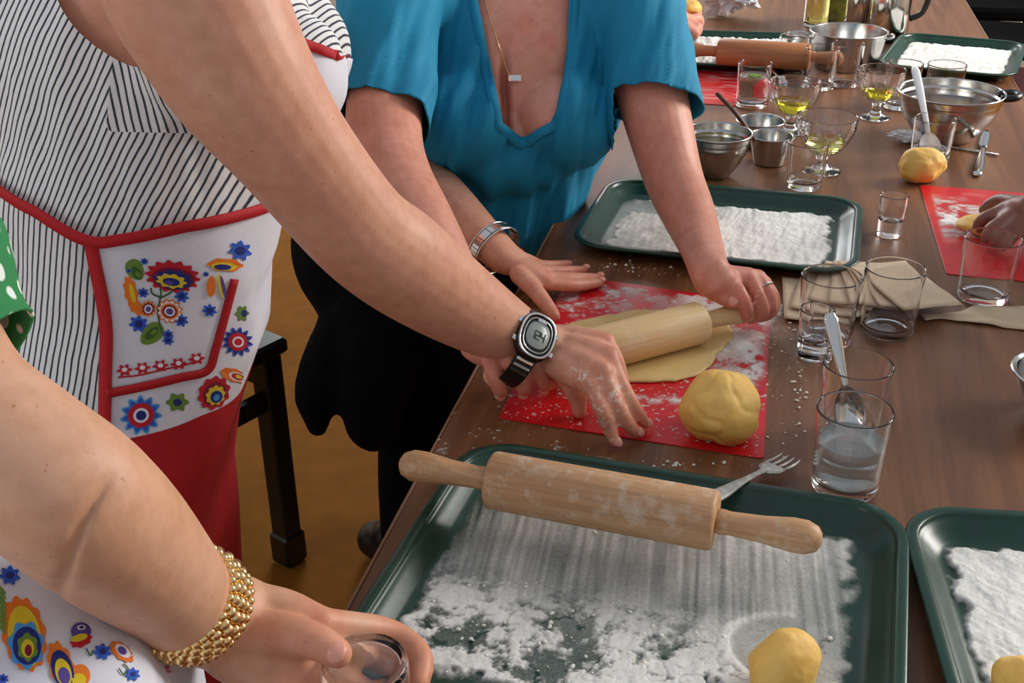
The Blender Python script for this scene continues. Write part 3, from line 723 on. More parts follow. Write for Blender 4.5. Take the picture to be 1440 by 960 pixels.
def fork(label, a, b):
    L = float(np.linalg.norm(np.asarray(b)-np.asarray(a))); o = thing('fork', label, 'fork'); frame(o, a, b)
    MAT.setdefault('floury_steel', noisy('floury steel', (170, 166, 158), (214, 210, 202), 120, 0.55, metal=0.45))
    mk('handle', *tube([(x, 0, 0.003+0.003*math.sin(x/L*3.1)) for x in np.linspace(0, L*0.66, 10)], [(0.0013, ww) for ww in (0.005, 0.0085, 0.0085, 0.0075, 0.006, 0.005, 0.004, 0.0035, 0.0035, 0.004)], 8, (0, 0, 1)), 'floury_steel', o)
    mk('head', *tube([(x, 0, 0.004) for x in np.linspace(L*0.65, L*0.80, 6)], [(0.001, ww) for ww in (0.004, 0.008, 0.0115, 0.0125, 0.0125, 0.012)], 10, (0, 0, 1)), 'floury_steel', o)
    for k in range(4):
        y = (k-1.5)*0.0068
        mk('tine', *tube([(L*0.79, y, 0.004), (L*0.88, y, 0.0035), (L*0.96, y*0.98, 0.004), (L, y*0.97, 0.0055)], [0.0016, 0.0015, 0.0013, 0.0007], 6), 'floury_steel', o)
ft, fm = P(1111, 649, TZ+0.0008), P(1046, 682, TZ+0.018)
fork('floury steel fork leaning on the rim of the near tray behind the pin', ft+(fm-ft)/np.linalg.norm(fm-ft)*0.155, ft)

# ================================================================== napkins
def napkin(label, cx, cy, rz, W, H_, z, bend, seed, mat='napkin', group='folded kraft paper napkins', layers=3, fold=0.0):
    nx, ny = 14, 14; V, F = [], []
    for s in range(2):
        for j in range(ny+1):
            for i in range(nx+1):
                x, y = (i/nx-0.5)*W, (j/ny-0.5)*H_
                zz = bend*(1-math.cos(x/W*2.2))+0.004*fbm(x*28+seed, y*28, 0, 2, seed)+fold*max(0, y/H_)*0.02
                V.append((x, y, zz+s*0.0012))
    n1 = (nx+1)*(ny+1)
    for j in range(ny):
        for i in range(nx):
            a = j*(nx+1)+i; F.append((a, a+nx+1, a+nx+2, a+1)); F.append((n1+a, n1+a+1, n1+a+nx+2, n1+a+nx+1))
    per = [i for i in range(nx+1)]+[j*(nx+1)+nx for j in range(1, ny+1)]+[ny*(nx+1)+i for i in range(nx-1, -1, -1)]+[j*(nx+1) for j in range(ny-1, 0, -1)]
    F += [(per[k], per[(k+1) % len(per)], n1+per[(k+1) % len(per)], n1+per[k]) for k in range(len(per))]
    return tag(mk('paper_napkin', V, F, mat, loc=(cx, cy, z), rot=(0, 0, rz)), label, 'napkin', group)
NP = [(1148, 425, 0.04, 0.085, 0.13), (1166, 418, -0.12, 0.085, 0.13), (1190, 410, -0.24, 0.085, 0.13), (1214, 412, -0.06, 0.085, 0.135), (1234, 414, 0.14, 0.085, 0.135), (1254, 418, 0.30, 0.085, 0.135), (1268, 424, 0.46, 0.08, 0.135)]
names = ['leftmost', 'second from the left', 'third from the left', 'middle', 'third from the right', 'second from the right', 'rightmost']
for k, (u, v, rz, W, H_) in enumerate(NP):
    q = P(u, v)
    napkin('folded kraft napkin behind the two empty glasses, '+names[k]+' of the fan', q[0], q[1], rz, W, H_, TZ+0.0006+0.0032*k, 0.002, 30+k)
def crumple(name, label, pts, widths, seed, mat, cat_='napkin', amp=0.012, nw=10):
    "a twisted paper strip: centre line, half widths"
    c = catmull(pts, 6); w_ = np.interp(np.linspace(0, 1, len(c)), np.linspace(0, 1, len(widths)), widths)
    V, F = [], []; m_ = nw
    for s in range(2):
        for i, p_ in enumerate(c):
            t_ = c[min(i+1, len(c)-1)]-c[max(i-1, 0)]; n_ = np.array([-t_[1], t_[0], 0]); n_ /= np.linalg.norm(n_)+1e-9
            for k in range(m_+1):
                y = (k/m_-0.5)*2*w_[i]; q_ = p_+n_*y
                dz = amp*min(1, w_[i]/0.03)*(np.abs(fbm(q_[0]*12+seed, q_[1]*70, 0, 2, seed)-0.5)*2.6)
                V.append((q_[0], q_[1], p_[2]+dz+s*0.0009))
    n1 = len(c)*(m_+1)
    for i in range(len(c)-1):
        for k in range(m_):
            a = i*(m_+1)+k; F.append((a, a+1, a+m_+2, a+m_+1)); F.append((n1+a, n1+a+m_+1, n1+a+m_+2, n1+a+1))
    per = [k for k in range(m_+1)]+[i*(m_+1)+m_ for i in range(1, len(c))]+[(len(c)-1)*(m_+1)+k for k in range(m_-1, -1, -1)]+[i*(m_+1) for i in range(len(c)-2, 0, -1)]
    F += [(per[k], n1+per[k], n1+per[(k+1) % len(per)], per[(k+1) % len(per)]) for k in range(len(per))]
    return tag(mk(name, V, F, mat), label, cat_)
z_ = TZ+0.0012
crumple('paper_napkin', 'twisted kraft napkin trailing right from the napkin fan', [P(1296, 447, z_), P(1322, 446, z_), P(1352, 447, z_), P(1400, 446, z_), P(1460, 450, z_), P(1520, 455, z_)], [0.010, 0.007, 0.012, 0.030, 0.036, 0.034], 5, 'napkin', 'napkin', 0.007)
def tissue(label, u, v, sx, sy, sz, seed):
    bv, bf = ICO[4]; q = bv.copy(); n = fbm(q[:, 0]*2.6+seed, q[:, 1]*2.6, q[:, 2]*2.6, 3, seed); n = np.abs(n-0.5)*2
    q = q*(0.62+1.0*n)[:, None]*np.array([sx, sy, sz]); q[:, 2] -= q[:, 2].min(); p_ = P(u, v)
    return tag(mk('crumpled_tissue', q, bf, 'tissue', smooth=False, loc=(p_[0], p_[1], TZ+0.0004), rot=(0, 0, -0.3)), label, 'tissue', 'crumpled white tissues')
tissue('crumpled white tissue on the table behind the far tray', 1021, 24, 0.085, 0.06, 0.055, 4)
tissue('tiny twisted white tissue beside the glass with the white spoon', 1272, 201, 0.034, 0.014, 0.012, 9)

# ================================================================== stool and chairs
q0 = np.array([-0.80, 1.64]); st = thing('stool', 'black wooden stool beside the striped dress', 'stool', (q0[0]-0.217, q0[1]-0.07, 0), math.radians(-25))
mk('seat', *box(0, 0, 0.465, 0.34, 0.34, 0.03, 0.006), 'black_wood', st, smooth=False)
for sx in (-1, 1):
    for sy in (-1, 1):
        mk('leg', *box(sx*0.140, sy*0.140, 0.245, 0.040, 0.040, 0.41, 0.004), 'black_wood', st, smooth=False)
        mk('foot_cap', *box(sx*0.140, sy*0.140, 0.035, 0.050, 0.050, 0.07, 0.006), 'black_plastic', st, smooth=False)
for sx in (-1, 1): mk('rail', *box(sx*0.140, 0, 0.36, 0.022, 0.245, 0.035, 0.003), 'black_wood', st, smooth=False)
for sy in (-1, 1): mk('rail', *box(0, sy*0.140, 0.40, 0.245, 0.022, 0.035, 0.003), 'black_wood', st, smooth=False)
MAT['dark_red'] = noisy('dark red upholstery', (74, 12, 16), (92, 18, 22), 80, 0.85, 0.2, 400)
def chair(label, x, y, rz, cushion):
    c = thing('chair', label, 'chair', (x, y, 0), rz, 'black chairs beyond the right table edge')
    mk('seat', *box(0, 0, 0.45, 0.42, 0.42, 0.05, 0.015), cushion, c, smooth=False)
    mk('backrest', *box(0.20, 0, 0.74, 0.035, 0.40, 0.34, 0.012), 'black_fabric', c, smooth=False)
    for sx in (-1, 1):
        for sy in (-1, 1): mk('leg', *tube([(sx*0.18, sy*0.18, 0.43), (sx*0.20, sy*0.20, 0.0)], 0.012, 10), 'steel_pol' if sx > 0 else 'black_plastic', c)
    for sy in (-1, 1): mk('upright', *tube([(0.18, sy*0.18, 0.42), (0.205, sy*0.18, 0.90)], 0.012, 10), 'black_plastic', c)
    mk('rivet', *lathe([(0, 0), (0.02, 0), (0.016, 0.008), (0, 0.01)], 16), 'steel_pol', c, loc=(0.17, -0.1, 0.80), rot=(0, -1.57, 0))
chair('black chair with dark red seat beyond the far right table edge, near one', 0.86, 3.72, 0.15, 'dark_red')
chair('black chair beyond the far right table edge, middle one', 0.84, 4.40, -0.1, 'black_fabric')
chair('black chair beyond the far right table edge, farthest one', 0.80, 5.05, 0.05, 'black_fabric')
# ================================================================== people: tools
from mathutils.bvhtree import BVHTree
def skin_mat(name, c1, c2, c3):
    t = NT(name); v = t.coord('Object')
    a = t.ramp(t.noise(v, 9, 4), [(0.3, lin(c1)), (0.7, lin(c2))])
    b = t.ramp(t.noise(v, 60, 5, 0.6), [(0.35, (0.82, 0.74, 0.70)), (0.6, (1, 1, 1))])
    sp = t.ramp(t.noise(v, 150, 2), [(0.0, (1, 1, 1)), (0.70, (1, 1, 1)), (0.78, lin(c3))])
    base = t.mix(0.8, t.mix(0.6, a, b, 'MULTIPLY'), sp, 'MULTIPLY')
    fl = t.n('ShaderNodeAttribute', attribute_name='flush'); base = t.mix(fl.outputs['Fac'], base, t.mix(1.0, base, (1.0, 0.70, 0.66), 'MULTIPLY'))
    fo = t.n('ShaderNodeAttribute', attribute_name='floury'); mm = t.n('ShaderNodeMath', operation='MULTIPLY')
    t.l(t.ramp(t.noise(v, 130, 5, 0.7), [(0.52, (0, 0, 0)), (0.62, (1, 1, 1))]), mm.inputs[0]); t.l(fo.outputs['Fac'], mm.inputs[1])
    t.l(t.mix(mm.outputs[0], base, lin((240, 234, 222))), t.b.inputs['Base Color'])
    t.set(Roughness=0.48, SSS_Weight=0.16, SSS_Radius=(0.012, 0.005, 0.003), SSS_Scale=0.5, Specular_IOR_Level=0.4)
    t.bump(t.noise(v, 420, 5, 0.6), 0.22, 0.0007); return t.m
MAT['skin_a'] = skin_mat('tanned skin', (212, 150, 122), (224, 166, 138), (206, 168, 150))
MAT['skin_b'] = skin_mat('rosy skin', (210, 140, 116), (224, 160, 138), (206, 164, 150))
MAT['skin_c'] = skin_mat('light skin', (214, 160, 126), (226, 176, 146), (216, 180, 160))
MAT['skin_d'] = skin_mat('brown skin', (128, 80, 66), (144, 92, 76), (190, 160, 150))
MAT['nail'] = NT('fingernail').set(Base_Color=lin((226, 158, 136)), Roughness=0.3, SSS_Weight=0.15, SSS_Radius=(0.012, 0.005, 0.003), SSS_Scale=0.5).m
def ring_interp(ctrl, sub):
    A = np.array([[*c[0], c[1], c[2] if len(c) > 2 else c[1]] for c in ctrl], float)
    return catmull(A, sub)
def limb(ctrl, sub=6, n=20, side=None, dome=True):
    Q = ring_interp(ctrl, sub); p, r = Q[:, :3], Q[:, 3:]
    if dome:
        def cap(i, d):
            t = p[i]-p[i+d]; t = t/np.linalg.norm(t); R = r[i].mean(); out = []
            for k in (1, 2, 3, 4):
                a = k/4*math.pi/2*0.98; out.append((p[i]+t*R*math.sin(a), r[i]*math.cos(a)))
            return out
        s, e_ = cap(0, 1)[::-1], cap(len(p)-1, -1)
        p = np.vstack([[q[0] for q in s], p, [q[0] for q in e_]]); r = np.vstack([[q[1] for q in s], r, [q[1] for q in e_]])
    return tube(p, [tuple(x) for x in r], n, side)
def ball(c, rx, ry=None, rz=None, axes=None):
    V, F = ICO[4]; q = V*np.array([rx, ry or rx, rz or rx])
    if axes is not None: q = q @ np.array(axes)
    return [tuple(x) for x in q+np.asarray(c)], F
def orient(VF):
    V, F = VF; V = np.asarray(V, float); vol = 0
    for f in F:
        for k in range(1, len(f)-1): vol += np.dot(V[f[0]], np.cross(V[f[k]], V[f[k+1]]))
    return (V, F) if vol > 0 else (V, [tuple(reversed(f)) for f in F])
def union(pieces, voxel, smooth=3):
    V, F = cat(*[orient(p) for p in pieces])
    o = mk('tmp_union', V, F, None)
    m_ = o.modifiers.new('r', 'REMESH'); m_.mode = 'VOXEL'; m_.voxel_size = voxel; m_.use_smooth_shade = True
    if smooth:
        s = o.modifiers.new('s', 'SMOOTH'); s.factor = 0.5; s.iterations = smooth
    dg = bpy.context.evaluated_depsgraph_get(); me = o.evaluated_get(dg).to_mesh()
    V = np.empty(len(me.vertices)*3); me.vertices.foreach_get('co', V); V = V.reshape(-1, 3).copy()
    N = np.empty(len(me.vertices)*3); me.vertices.foreach_get('normal', N); N = N.reshape(-1, 3).copy()
    F = [tuple(p.vertices) for p in me.polygons]
    o.evaluated_get(dg).to_mesh_clear(); md = o.data; bpy.data.objects.remove(o); bpy.data.meshes.remove(md)
    return V, F, N
def clip(V, F, phi):
    "keep phi > 0, cutting the faces along phi = 0"
    V = [np.asarray(v) for v in V]; phi = list(phi); out = []; cache = {}
    def cut(a, b):
        k = (a, b) if a < b else (b, a)
        if k not in cache:
            t = phi[a]/(phi[a]-phi[b]); cache[k] = len(V); V.append(V[a]+(V[b]-V[a])*t)
        return cache[k]
    for f in F:
        s = [phi[i] > 0 for i in f]
        if all(s): out.append(f); continue
        if not any(s): continue
        g = []
        for k in range(len(f)):
            a, b = f[k], f[(k+1) % len(f)]
            if s[k]: g.append(a)
            if s[k] != s[(k+1) % len(f)]: g.append(cut(a, b))
        if len(g) >= 3: out.append(tuple(g))
    used = sorted({i for f in out for i in f}); rm = {u: i for i, u in enumerate(used)}
    return np.array([V[u] for u in used]), [tuple(rm[i] for i in f) for f in out]
def pix(V):
    q = (np.asarray(V)-CAM) @ RW; return 720+FPX*q[:, 0]/q[:, 2], 480+FPX*q[:, 1]/q[:, 2], q[:, 2]
def solid(o, th, off=1.0):
    m_ = o.modifiers.new('thickness', 'SOLIDIFY'); m_.thickness = th; m_.offset = off; return o
def J(*t): return [P(*q) for q in t]
def finger(j, r=(0.0092, 0.0088, 0.0080, 0.0062)):
    j = [np.asarray(q) for q in j]
    return limb([(q, rr) for q, rr in zip(j, r)], 6, 12)
def nail(parent, j, up, r=0.006, L=0.011, off=0.0):
    "nail plate on the last joint segment"
    a, b = np.asarray(j[-2], float), np.asarray(j[-1], float); X = b-a; X /= np.linalg.norm(X)
    Z = np.asarray(up, float); Z = Z-X*(Z@X); Z /= np.linalg.norm(Z); Y = np.cross(Z, X)
    V, F = ball((0, 0, 0), L/2, r, 0.0022); V = np.array(V)
    V[:, 2] -= (V[:, 1]/r)**2*0.0022
    c = b+X*0.001+Z*(0.0058+off)
    return mk('fingernail', c+V[:, :1]*X+V[:, 1:2]*Y+V[:, 2:]*Z, F, 'nail', parent)
def palm(wrist, wr, ks, normal, rk=0.0105, rw=0.013):
    "metacarpals fanned from the wrist to the knuckles"
    out = []; wrist = np.asarray(wrist); n_ = np.asarray(normal, float)
    ks = [np.asarray(k) for k in ks]
    for i, k in enumerate(ks):
        lat = (ks[0]-ks[-1]); lat /= np.linalg.norm(lat); w0 = wrist+lat*(0.5-i/3)*wr*1.3
        out.append(limb([(w0, rw), (w0*0.5+k*0.5, rw*1.02), (k, rk)], 5, 12))
    for i in range(3):
        a = (ks[i]+ks[i+1])/2; out.append(limb([(wrist*0.55+a*0.45, rw), (wrist*0.12+a*0.88, rk*0.92)], 4, 10))
    return out
def attr(o, V, name, pts, r, k=1.0):
    V = np.asarray(V); a = np.zeros(len(V))
    for q in pts: a = np.maximum(a, np.exp(-((V-np.asarray(q))**2).sum(1)/r**2))
    if len(o.data.vertices) != len(V): return
    at = o.data.attributes.new(name, 'FLOAT', 'POINT'); at.data.foreach_set('value', (a*k).astype(np.float32))
CR, CD_, CF = RW[:, 0], RW[:, 1], RW[:, 2]     # camera right / down / forward in the world
def facing(N): return N @ CF

# ------------------------------------------------------------------ person in the striped dress
pa = thing('person', 'person in navy-striped dress and floral apron reaching across with a watch on one wrist', 'person', (-0.66, 1.0, 0))
inv = np.array([-0.66, 1.0, 0.0])
def local(V, root=inv): return np.asarray(V)-root
A_SH, A_EL, A_WR = D(296, -30, 0.94), D(500, 318, 1.10), P(748, 480, 0.816)
FA = np.array([math.cos(math.radians(25)), math.sin(math.radians(25)), 0]); RA = np.array([FA[1], -FA[0], 0])
ringsA = [  # z, centre x, y, half width, half depth
 (0.02, -0.79, 0.96, 0.20, 0.15), (0.35, -0.785, 0.965, 0.21, 0.155), (0.62, -0.757, 0.98, 0.205, 0.155), (0.80, -0.705, 1.0, 0.195, 0.153),
 (0.92, -0.664, 1.03, 0.178, 0.150), (1.00, -0.648, 1.035, 0.172, 0.150), (1.08, -0.628, 1.050, 0.168, 0.155), (1.15, -0.632, 1.055, 0.162, 0.170),
 (1.21, -0.632, 1.062, 0.150, 0.150), (1.26, -0.640, 1.055, 0.12, 0.12)]
RAi = np.array(ringsA)
def ringA(z): return [np.interp(z, RAi[:, 0], RAi[:, k]) for k in range(1, 5)]
def SA(th, z, off=0.0):
    cx, cy, a, b = ringA(z); a += off; b += off
    return np.array([cx, cy, z])+RA*a*math.sin(th)+FA*b*math.cos(th)
def torsoA(off, z0=0.02, z1=1.26):
    zs = [z for z in np.linspace(z0, z1, 40)]
    return loft([[tuple(SA(t, z, off)) for t in np.linspace(0, 2*math.pi, 41)[:-1]] for z in zs])
LSH = np.array([-0.63, 1.235, 1.17]); LWR = P(700, 354, 0.790); LEL = D(572, 232, 1.74)
arm_r = limb([(D(225, -120, 0.93), 0.066), (D(258, -40, 0.935), 0.071), (D(296, 34, 0.945), 0.0685), (D(342, 114, 0.965), 0.0625), (D(412, 210, 1.005), 0.0530), (D(500, 318, 1.065), 0.0485, 0.050), (D(560, 366, 1.115), 0.0525, 0.052), (D(630, 416, 1.18), 0.0490, 0.047), (D(692, 454, 1.225), 0.0415, 0.039), (A_WR, 0.034, 0.028), (P(772, 488, 0.814), 0.034, 0.024)], 5, 24, np.array([0.5, -0.6, 0.2]))
kA = J((852, 481, 0.822), (857, 500, 0.826), (848, 522, 0.822), (830, 540, 0.812))
fA = [[kA[0]]+J((866, 505, 0.810), (876, 541, 0.785), (886, 568, 0.762)), [kA[1]]+J((873, 540, 0.808), (893, 575, 0.780), (907, 595, 0.7595)),
      [kA[2]]+J((863, 561, 0.800), (880, 592, 0.774), (895, 608, 0.7590)), [kA[3]]+J((846, 576, 0.793), (857, 601, 0.772), (865, 621, 0.7585))]
tA = J((785, 512, 0.80), (803, 540, 0.788), (812, 560, 0.772), (815, 578, 0.759))
hand_r = palm(P(770, 487, 0.814), 0.026, kA, (0, 0, 1), 0.0112, 0.0155)+[finger(f) for f in fA]+[finger(tA, (0.014, 0.012, 0.0105, 0.0085))]
arm_l = limb([(LSH, 0.06), (D(455, 110, 1.58), 0.048), (LEL, 0.040, 0.042), (LEL*0.55+LWR*0.45, 0.038, 0.038), (LWR, 0.030, 0.024), (P(722, 368, 0.783), 0.030, 0.019)], 7, 20, np.array([0.3, -0.8, 0.1]))
kL = J((772, 399, 0.776), (770, 390, 0.778), (764, 382, 0.776), (757, 374, 0.772))
fL = [[kL[0]]+J((800, 401, 0.771), (825, 400, 0.764), (845, 397, 0.7590)), [kL[1]]+J((800, 391, 0.772), (825, 391, 0.764), (843, 390, 0.7590)),
      [kL[2]]+J((790, 382, 0.770), (808, 381, 0.763), (823, 379, 0.7590)), [kL[3]]+J((776, 374, 0.767), (790, 373, 0.761), (801, 371, 0.7580))]
tL = J((730, 386, 0.782), (752, 408, 0.774), (768, 428, 0.766), (780, 444, 0.7595))
hand_l = palm(P(724, 369, 0.783), 0.026, kL, (0, 0, 1), 0.0098, 0.0125)+[finger(f, (0.0088, 0.0082, 0.0076, 0.0060)) for f in fL]+[finger(tL, (0.013, 0.0115, 0.010, 0.0078))]
neckA = limb([(SA(0, 1.2)*0.5+SA(math.pi, 1.2)*0.5, 0.10, 0.08), (np.array([-0.585, 1.075, 1.30]), 0.06), (np.array([-0.565, 1.085, 1.40]), 0.055)], 5, 20)
headA = [ball((-0.545, 1.09, 1.50), 0.085, 0.075, 0.110), ball((-0.465, 1.127, 1.49), 0.018, 0.012, 0.02), ball((-0.585, 1.0, 1.49), 0.012, 0.01, 0.028)]
V, F, N = union([torsoA(-0.008), arm_r, arm_l, neckA]+headA+hand_r+hand_l, 0.0028, 4)
bodyA = mk('body', local(V), F, 'skin_a', pa)
attr(bodyA, V, 'flush', [q for f in fA+fL+[tA, tL] for q in f], 0.014, 0.8)
attr(bodyA, V, 'floury', [fA[3][1], fA[2][1], kA[3], P(815, 530, 0.82), fA[3][2]], 0.016, 0.9)
for f in fA[1:]: pass
V, F = ball((0, 0, 0), 0.094, 0.086, 0.105)
hv = np.array(V)+np.array([-0.562, 1.083, 1.525]); V, F = clip(hv, F, 0.06-(hv-np.array([-0.562, 1.083, 1.525])) @ np.array([0.8, 0.37, -0.47]))
mk('hair', local(V), F, plain('brown hair', (70, 46, 30), 0.6), pa)
def nail_w(parent, root, j, up, r=0.0055, L=0.010, off=0.0):
    o = nail(parent, j, up, r, L, off); me = o.data
    for v in me.vertices: v.co -= Vector(root)
for f in (fA[1], fA[2], fA[3]): nail_w(pa, inv, f, (0.35, -0.2, 0.8))
for f in (fL[0], fL[1], fL[2]): nail_w(pa, inv, f, (0, -0.1, 1))
# dress ---------------------------------------------------------------
def stripes(name, d, pitch, duty=0.30, bg=(226, 226, 226), fg=(34, 40, 58)):
    t = NT(name); v = t.coord('Object'); dn = t.n('ShaderNodeVectorMath', operation='DOT_PRODUCT'); dn.inputs[1].default_value = tuple(float(x) for x in np.asarray(d)/pitch)
    t.l(v, dn.inputs[0])
    nz = t.noise(v, 22, 3); ad = t.n('ShaderNodeMath', operation='MULTIPLY_ADD'); ad.inputs[1].default_value = 0.55; t.l(nz, ad.inputs[0]); t.l(dn.outputs['Value'], ad.inputs[2])
    fr = t.n('ShaderNodeMath', operation='FRACT'); t.l(ad.outputs[0], fr.inputs[0])
    c = t.ramp(fr.outputs[0], [(0.0, lin(bg)), (0.5-duty/2-0.06, lin(bg)), (0.5-duty/2+0.06, lin(fg)), (0.5+duty/2-0.06, lin(fg)), (0.5+duty/2+0.06, lin(bg))])
    t.l(c, t.b.inputs['Base Color']); t.set(Roughness=0.85); t.bump(t.noise(v, 700, 3), 0.15, 0.0006); return t.m
def img(dx, dy): v = CR*dx+CD_*dy; return v/np.linalg.norm(v)
MAT['st_diag'] = stripes('navy striped cotton, diagonal', img(0.86, 0.50), 0.0060)
MAT['st_panel'] = stripes('navy striped cotton, side panel', img(0.99, -0.12), 0.0068)
MAT['st_skirt'] = stripes('navy striped cotton, skirt', img(0.97, 0.22), 0.0062)
wrink = lambda V: 0.004*(fbm(((V-CAM) @ CR)*45, ((V-CAM) @ CD_)*12+((V-CAM) @ CR)*20, 0, 3, 5)-0.5)*2
bust = [ball(SA(0.35, 1.10, -0.02), 0.07), ball(SA(-0.45, 1.10, -0.005), 0.075)]
strap = limb([(SA(1.2, 1.14), 0.05, 0.07), (SA(1.4, 1.22, 0.01), 0.045, 0.06), (np.array([-0.60, 1.0, 1.285]), 0.04, 0.05)], 5, 16)
V, F, N = union([torsoA(0.006)]+bust+[strap], 0.006, 6); V = V+N*wrink(V)[:, None]
u, v_, dep = pix(V)
yl = np.interp(u, [60, 80, 92, 110, 135, 165, 185, 205, 240, 370, 400], [-80, 0, 22, 45, 66, 85, 93, 96, 96, 96, -400])
cut = (v_-yl)/400.0; cut = np.where((u < 60), 0.2, cut); cut = np.where(N @ CF > 0.25, 0.2, cut)
V2, F2 = clip(V, F, cut)
def zwaist(P_):      # height of the apron's waist strap, by angle around the body
    d = P_-np.array([-0.655, 1.03, 0]); th = np.arctan2(d @ RA, d @ FA); return np.interp(th, [-3.2, -1.6, -0.6, 0.5, 0.9, 1.25, 1.72, 2.03, 2.33, 3.2], [1.07, 1.0, 0.985, 0.985, 0.995, 1.0, 0.995, 1.02, 1.035, 1.07])
uu, vv, _d = pix(V2); bibm = np.minimum((uu-398)/400.0, (vv-(58+(uu-425)*0.36))/400.0)
Vbib, Fbib = clip(V2, F2, bibm); V2, F2 = clip(V2, F2, -bibm)
zw = V2[:, 2]-zwaist(V2)
Vb, Fb = clip(V2, F2, zw); Vs, Fs = clip(V2, F2, -zw)
u, v_, _d = pix(Vb); pan = np.minimum((u-158)/9.0-((v_-96)/-80), np.minimum((186-v_+0.02*(u-200)), 400)/9.0); pan = np.minimum(np.minimum(pan, (v_-60)/9.0), (385-u)/9.0); pan = np.minimum(pan, (1.16-_d)*50)
Vp, Fp = clip(Vb, Fb, pan); Vd, Fd = clip(Vb, Fb, -pan)
bod = mk('dress_bodice', local(Vd), Fd, 'st_diag', pa); bod['label'] = 'sleeveless bodice with diagonal navy stripes'
if len(Fp): sp_ = mk('dress_side_panel', local(Vp), Fp, 'st_panel', pa); sp_['label'] = 'bust panel with upright navy stripes'
sk = mk('dress_skirt', local(Vs), Fs, 'st_skirt', pa); sk['label'] = 'skirt with near-upright navy stripes'
# apron ---------------------------------------------------------------
MAT['apron_white'] = noisy('white apron cotton', (214, 216, 228), (224, 226, 236), 30, 0.85, 0.12, 500)
MAT['apron_red'] = noisy('red apron cotton', (168, 14, 26), (186, 20, 32), 25, 0.8, 0.12, 500)
MAT['trim_red'] = plain('red bias tape', (178, 14, 26), 0.75)
def apron_pt(th, z, off=0.014):
    f = 0.010*math.sin(th*5.0+2.2+z*2)*np.interp(z, [0.3, 0.75, 0.97], [1.6, 0.8, 0.1])
    f += np.interp(z, [0.70, 0.82, 0.895, 0.93, 0.98], [0.004, 0.016, -0.004, -0.003, 0.004])*np.interp(abs(th), [0.0, 0.5, 0.9], [1, 0.6, 0])
    f += np.interp(z, [0.2, 0.55, 0.70], [0.012, 0.008, 0.0])*np.interp(th, [0, 0.6, 1.2], [1, 0.5, 0.0])
    return SA(th, z, off+f)
TH1 = lambda z: float(np.interp(z, [0.3, 0.735, 0.80, 0.865, 0.93, 0.995], [1.18, 1.35, 1.43, 1.53, 1.63, 1.72]))
def ztop(th): return float(np.interp(th, [-1.6, -0.6, 0.5, 0.9, 1.25, 1.72], [1.0, 0.985, 0.985, 0.995, 1.0, 0.995]))
def apron_panel(name, z_lo, z_hi, mat, parent, th_lo=-1.5, th_hi=None, n=64, m_=34, off=0.014):
    V, F = [], []
    for j in range(m_+1):
        for i in range(n+1):
            t = i/n; thm = TH1(0.75); th = th_lo+(thm-th_lo)*t
            zl = z_lo(th) if callable(z_lo) else z_lo; zh = z_hi(th) if callable(z_hi) else z_hi
            z = zl+(zh-zl)*j/m_; hi = th_hi(z) if th_hi else TH1(z); th = th_lo+(hi-th_lo)*t
            V.append(apron_pt(th, z, off))
    for j in range(m_):
        for i in range(n):
            a = j*(n+1)+i; F.append((a, a+1, a+n+2, a+n+1))
    return V, F
zr = lambda th: float(np.interp(th, [-1.5, -0.5, 0.0, 0.4, 0.8, 1.2], [0.80, 0.79, 0.78, 0.778, 0.795, 0.797]))   # white / red boundary
ap = mk('apron', *[local(x) if k == 0 else x for k, x in enumerate(apron_panel('apron', zr, ztop, 'apron_white', pa))], 'apron_white', pa)
ap['label'] = 'white floral apron with red trim'
lo = mk('apron_skirt', *[local(x) if k == 0 else x for k, x in enumerate(apron_panel('apron', 0.32, zr, 'apron_red', pa))], 'apron_red', ap); lo['label'] = 'plain red lower half of the apron'
AV, AF = apron_panel('a', 0.32, ztop, None, None); AB = BVHTree.FromPolygons([tuple(map(float, v)) for v in AV], AF)
def ray_px(bvh, u, v):
    d = RW @ np.array([(u-720)/FPX, (v-480)/FPX, 1.0]); d /= np.linalg.norm(d)
    h = bvh.ray_cast(Vector(CAM), Vector(d)); return (np.array(h[0]), np.array(h[1])) if h[0] is not None else (None, None)
def ribbon(name, pts, w, parent, mat, root, lift=0.0015, nrm=None):
    c = catmull(pts, 6); V, F = [], []
    T = np.gradient(c, axis=0)
    for i, p_ in enumerate(c):
        n_ = nrm(p_); t_ = T[i]/np.linalg.norm(T[i]); s = np.cross(n_, t_); s /= np.linalg.norm(s)
        for a, b in ((-w, lift*0.2), (-w*0.9, lift), (w*0.9, lift), (w, lift*0.2)): V.append(p_+s*a+n_*b-root)
    for i in range(len(c)-1):
        for k in range(3): F.append((i*4+k, i*4+k+1, i*4+k+5, i*4+k+4))
    return solid(mk(name, V, F, mat, parent), 0.0006)
def outA(p_):
    d = p_-np.array([-0.655, 1.03, p_[2]]); return d/np.linalg.norm(d)
strap_pts = [SA(t, float(np.interp(t, [-3.2, -1.6, -0.6, 0.5, 0.9, 1.25, 1.72, 2.03, 2.33, 3.2], [1.07, 1.0, 0.985, 0.985, 0.995, 1.0, 0.995, 1.02, 1.035, 1.07])), 0.017) for t in np.linspace(-1.5, 3.1, 40)]
ribbon('waist_strap', strap_pts, 0.0058, ap, 'trim_red', inv, 0.002, outA)
ribbon('side_trim', [apron_pt(TH1(z), z, 0.0155) for z in np.linspace(0.32, 0.995, 24)], 0.0062, ap, 'trim_red', inv, 0.002, outA)
# pocket with red edging
pk = [(150, 553), (200, 543), (255, 530), (292, 520), (303, 492), (316, 445), (330, 392)]
pts = []
for (u0, v0) in pk:
    h, n_ = ray_px(AB, u0, v0)
    if h is not None: pts.append(h-RW[:, 2]*0.002)
if len(pts) > 3: ribbon('pocket_trim', pts, 0.0046, ap, 'trim_red', inv, 0.0025, outA)
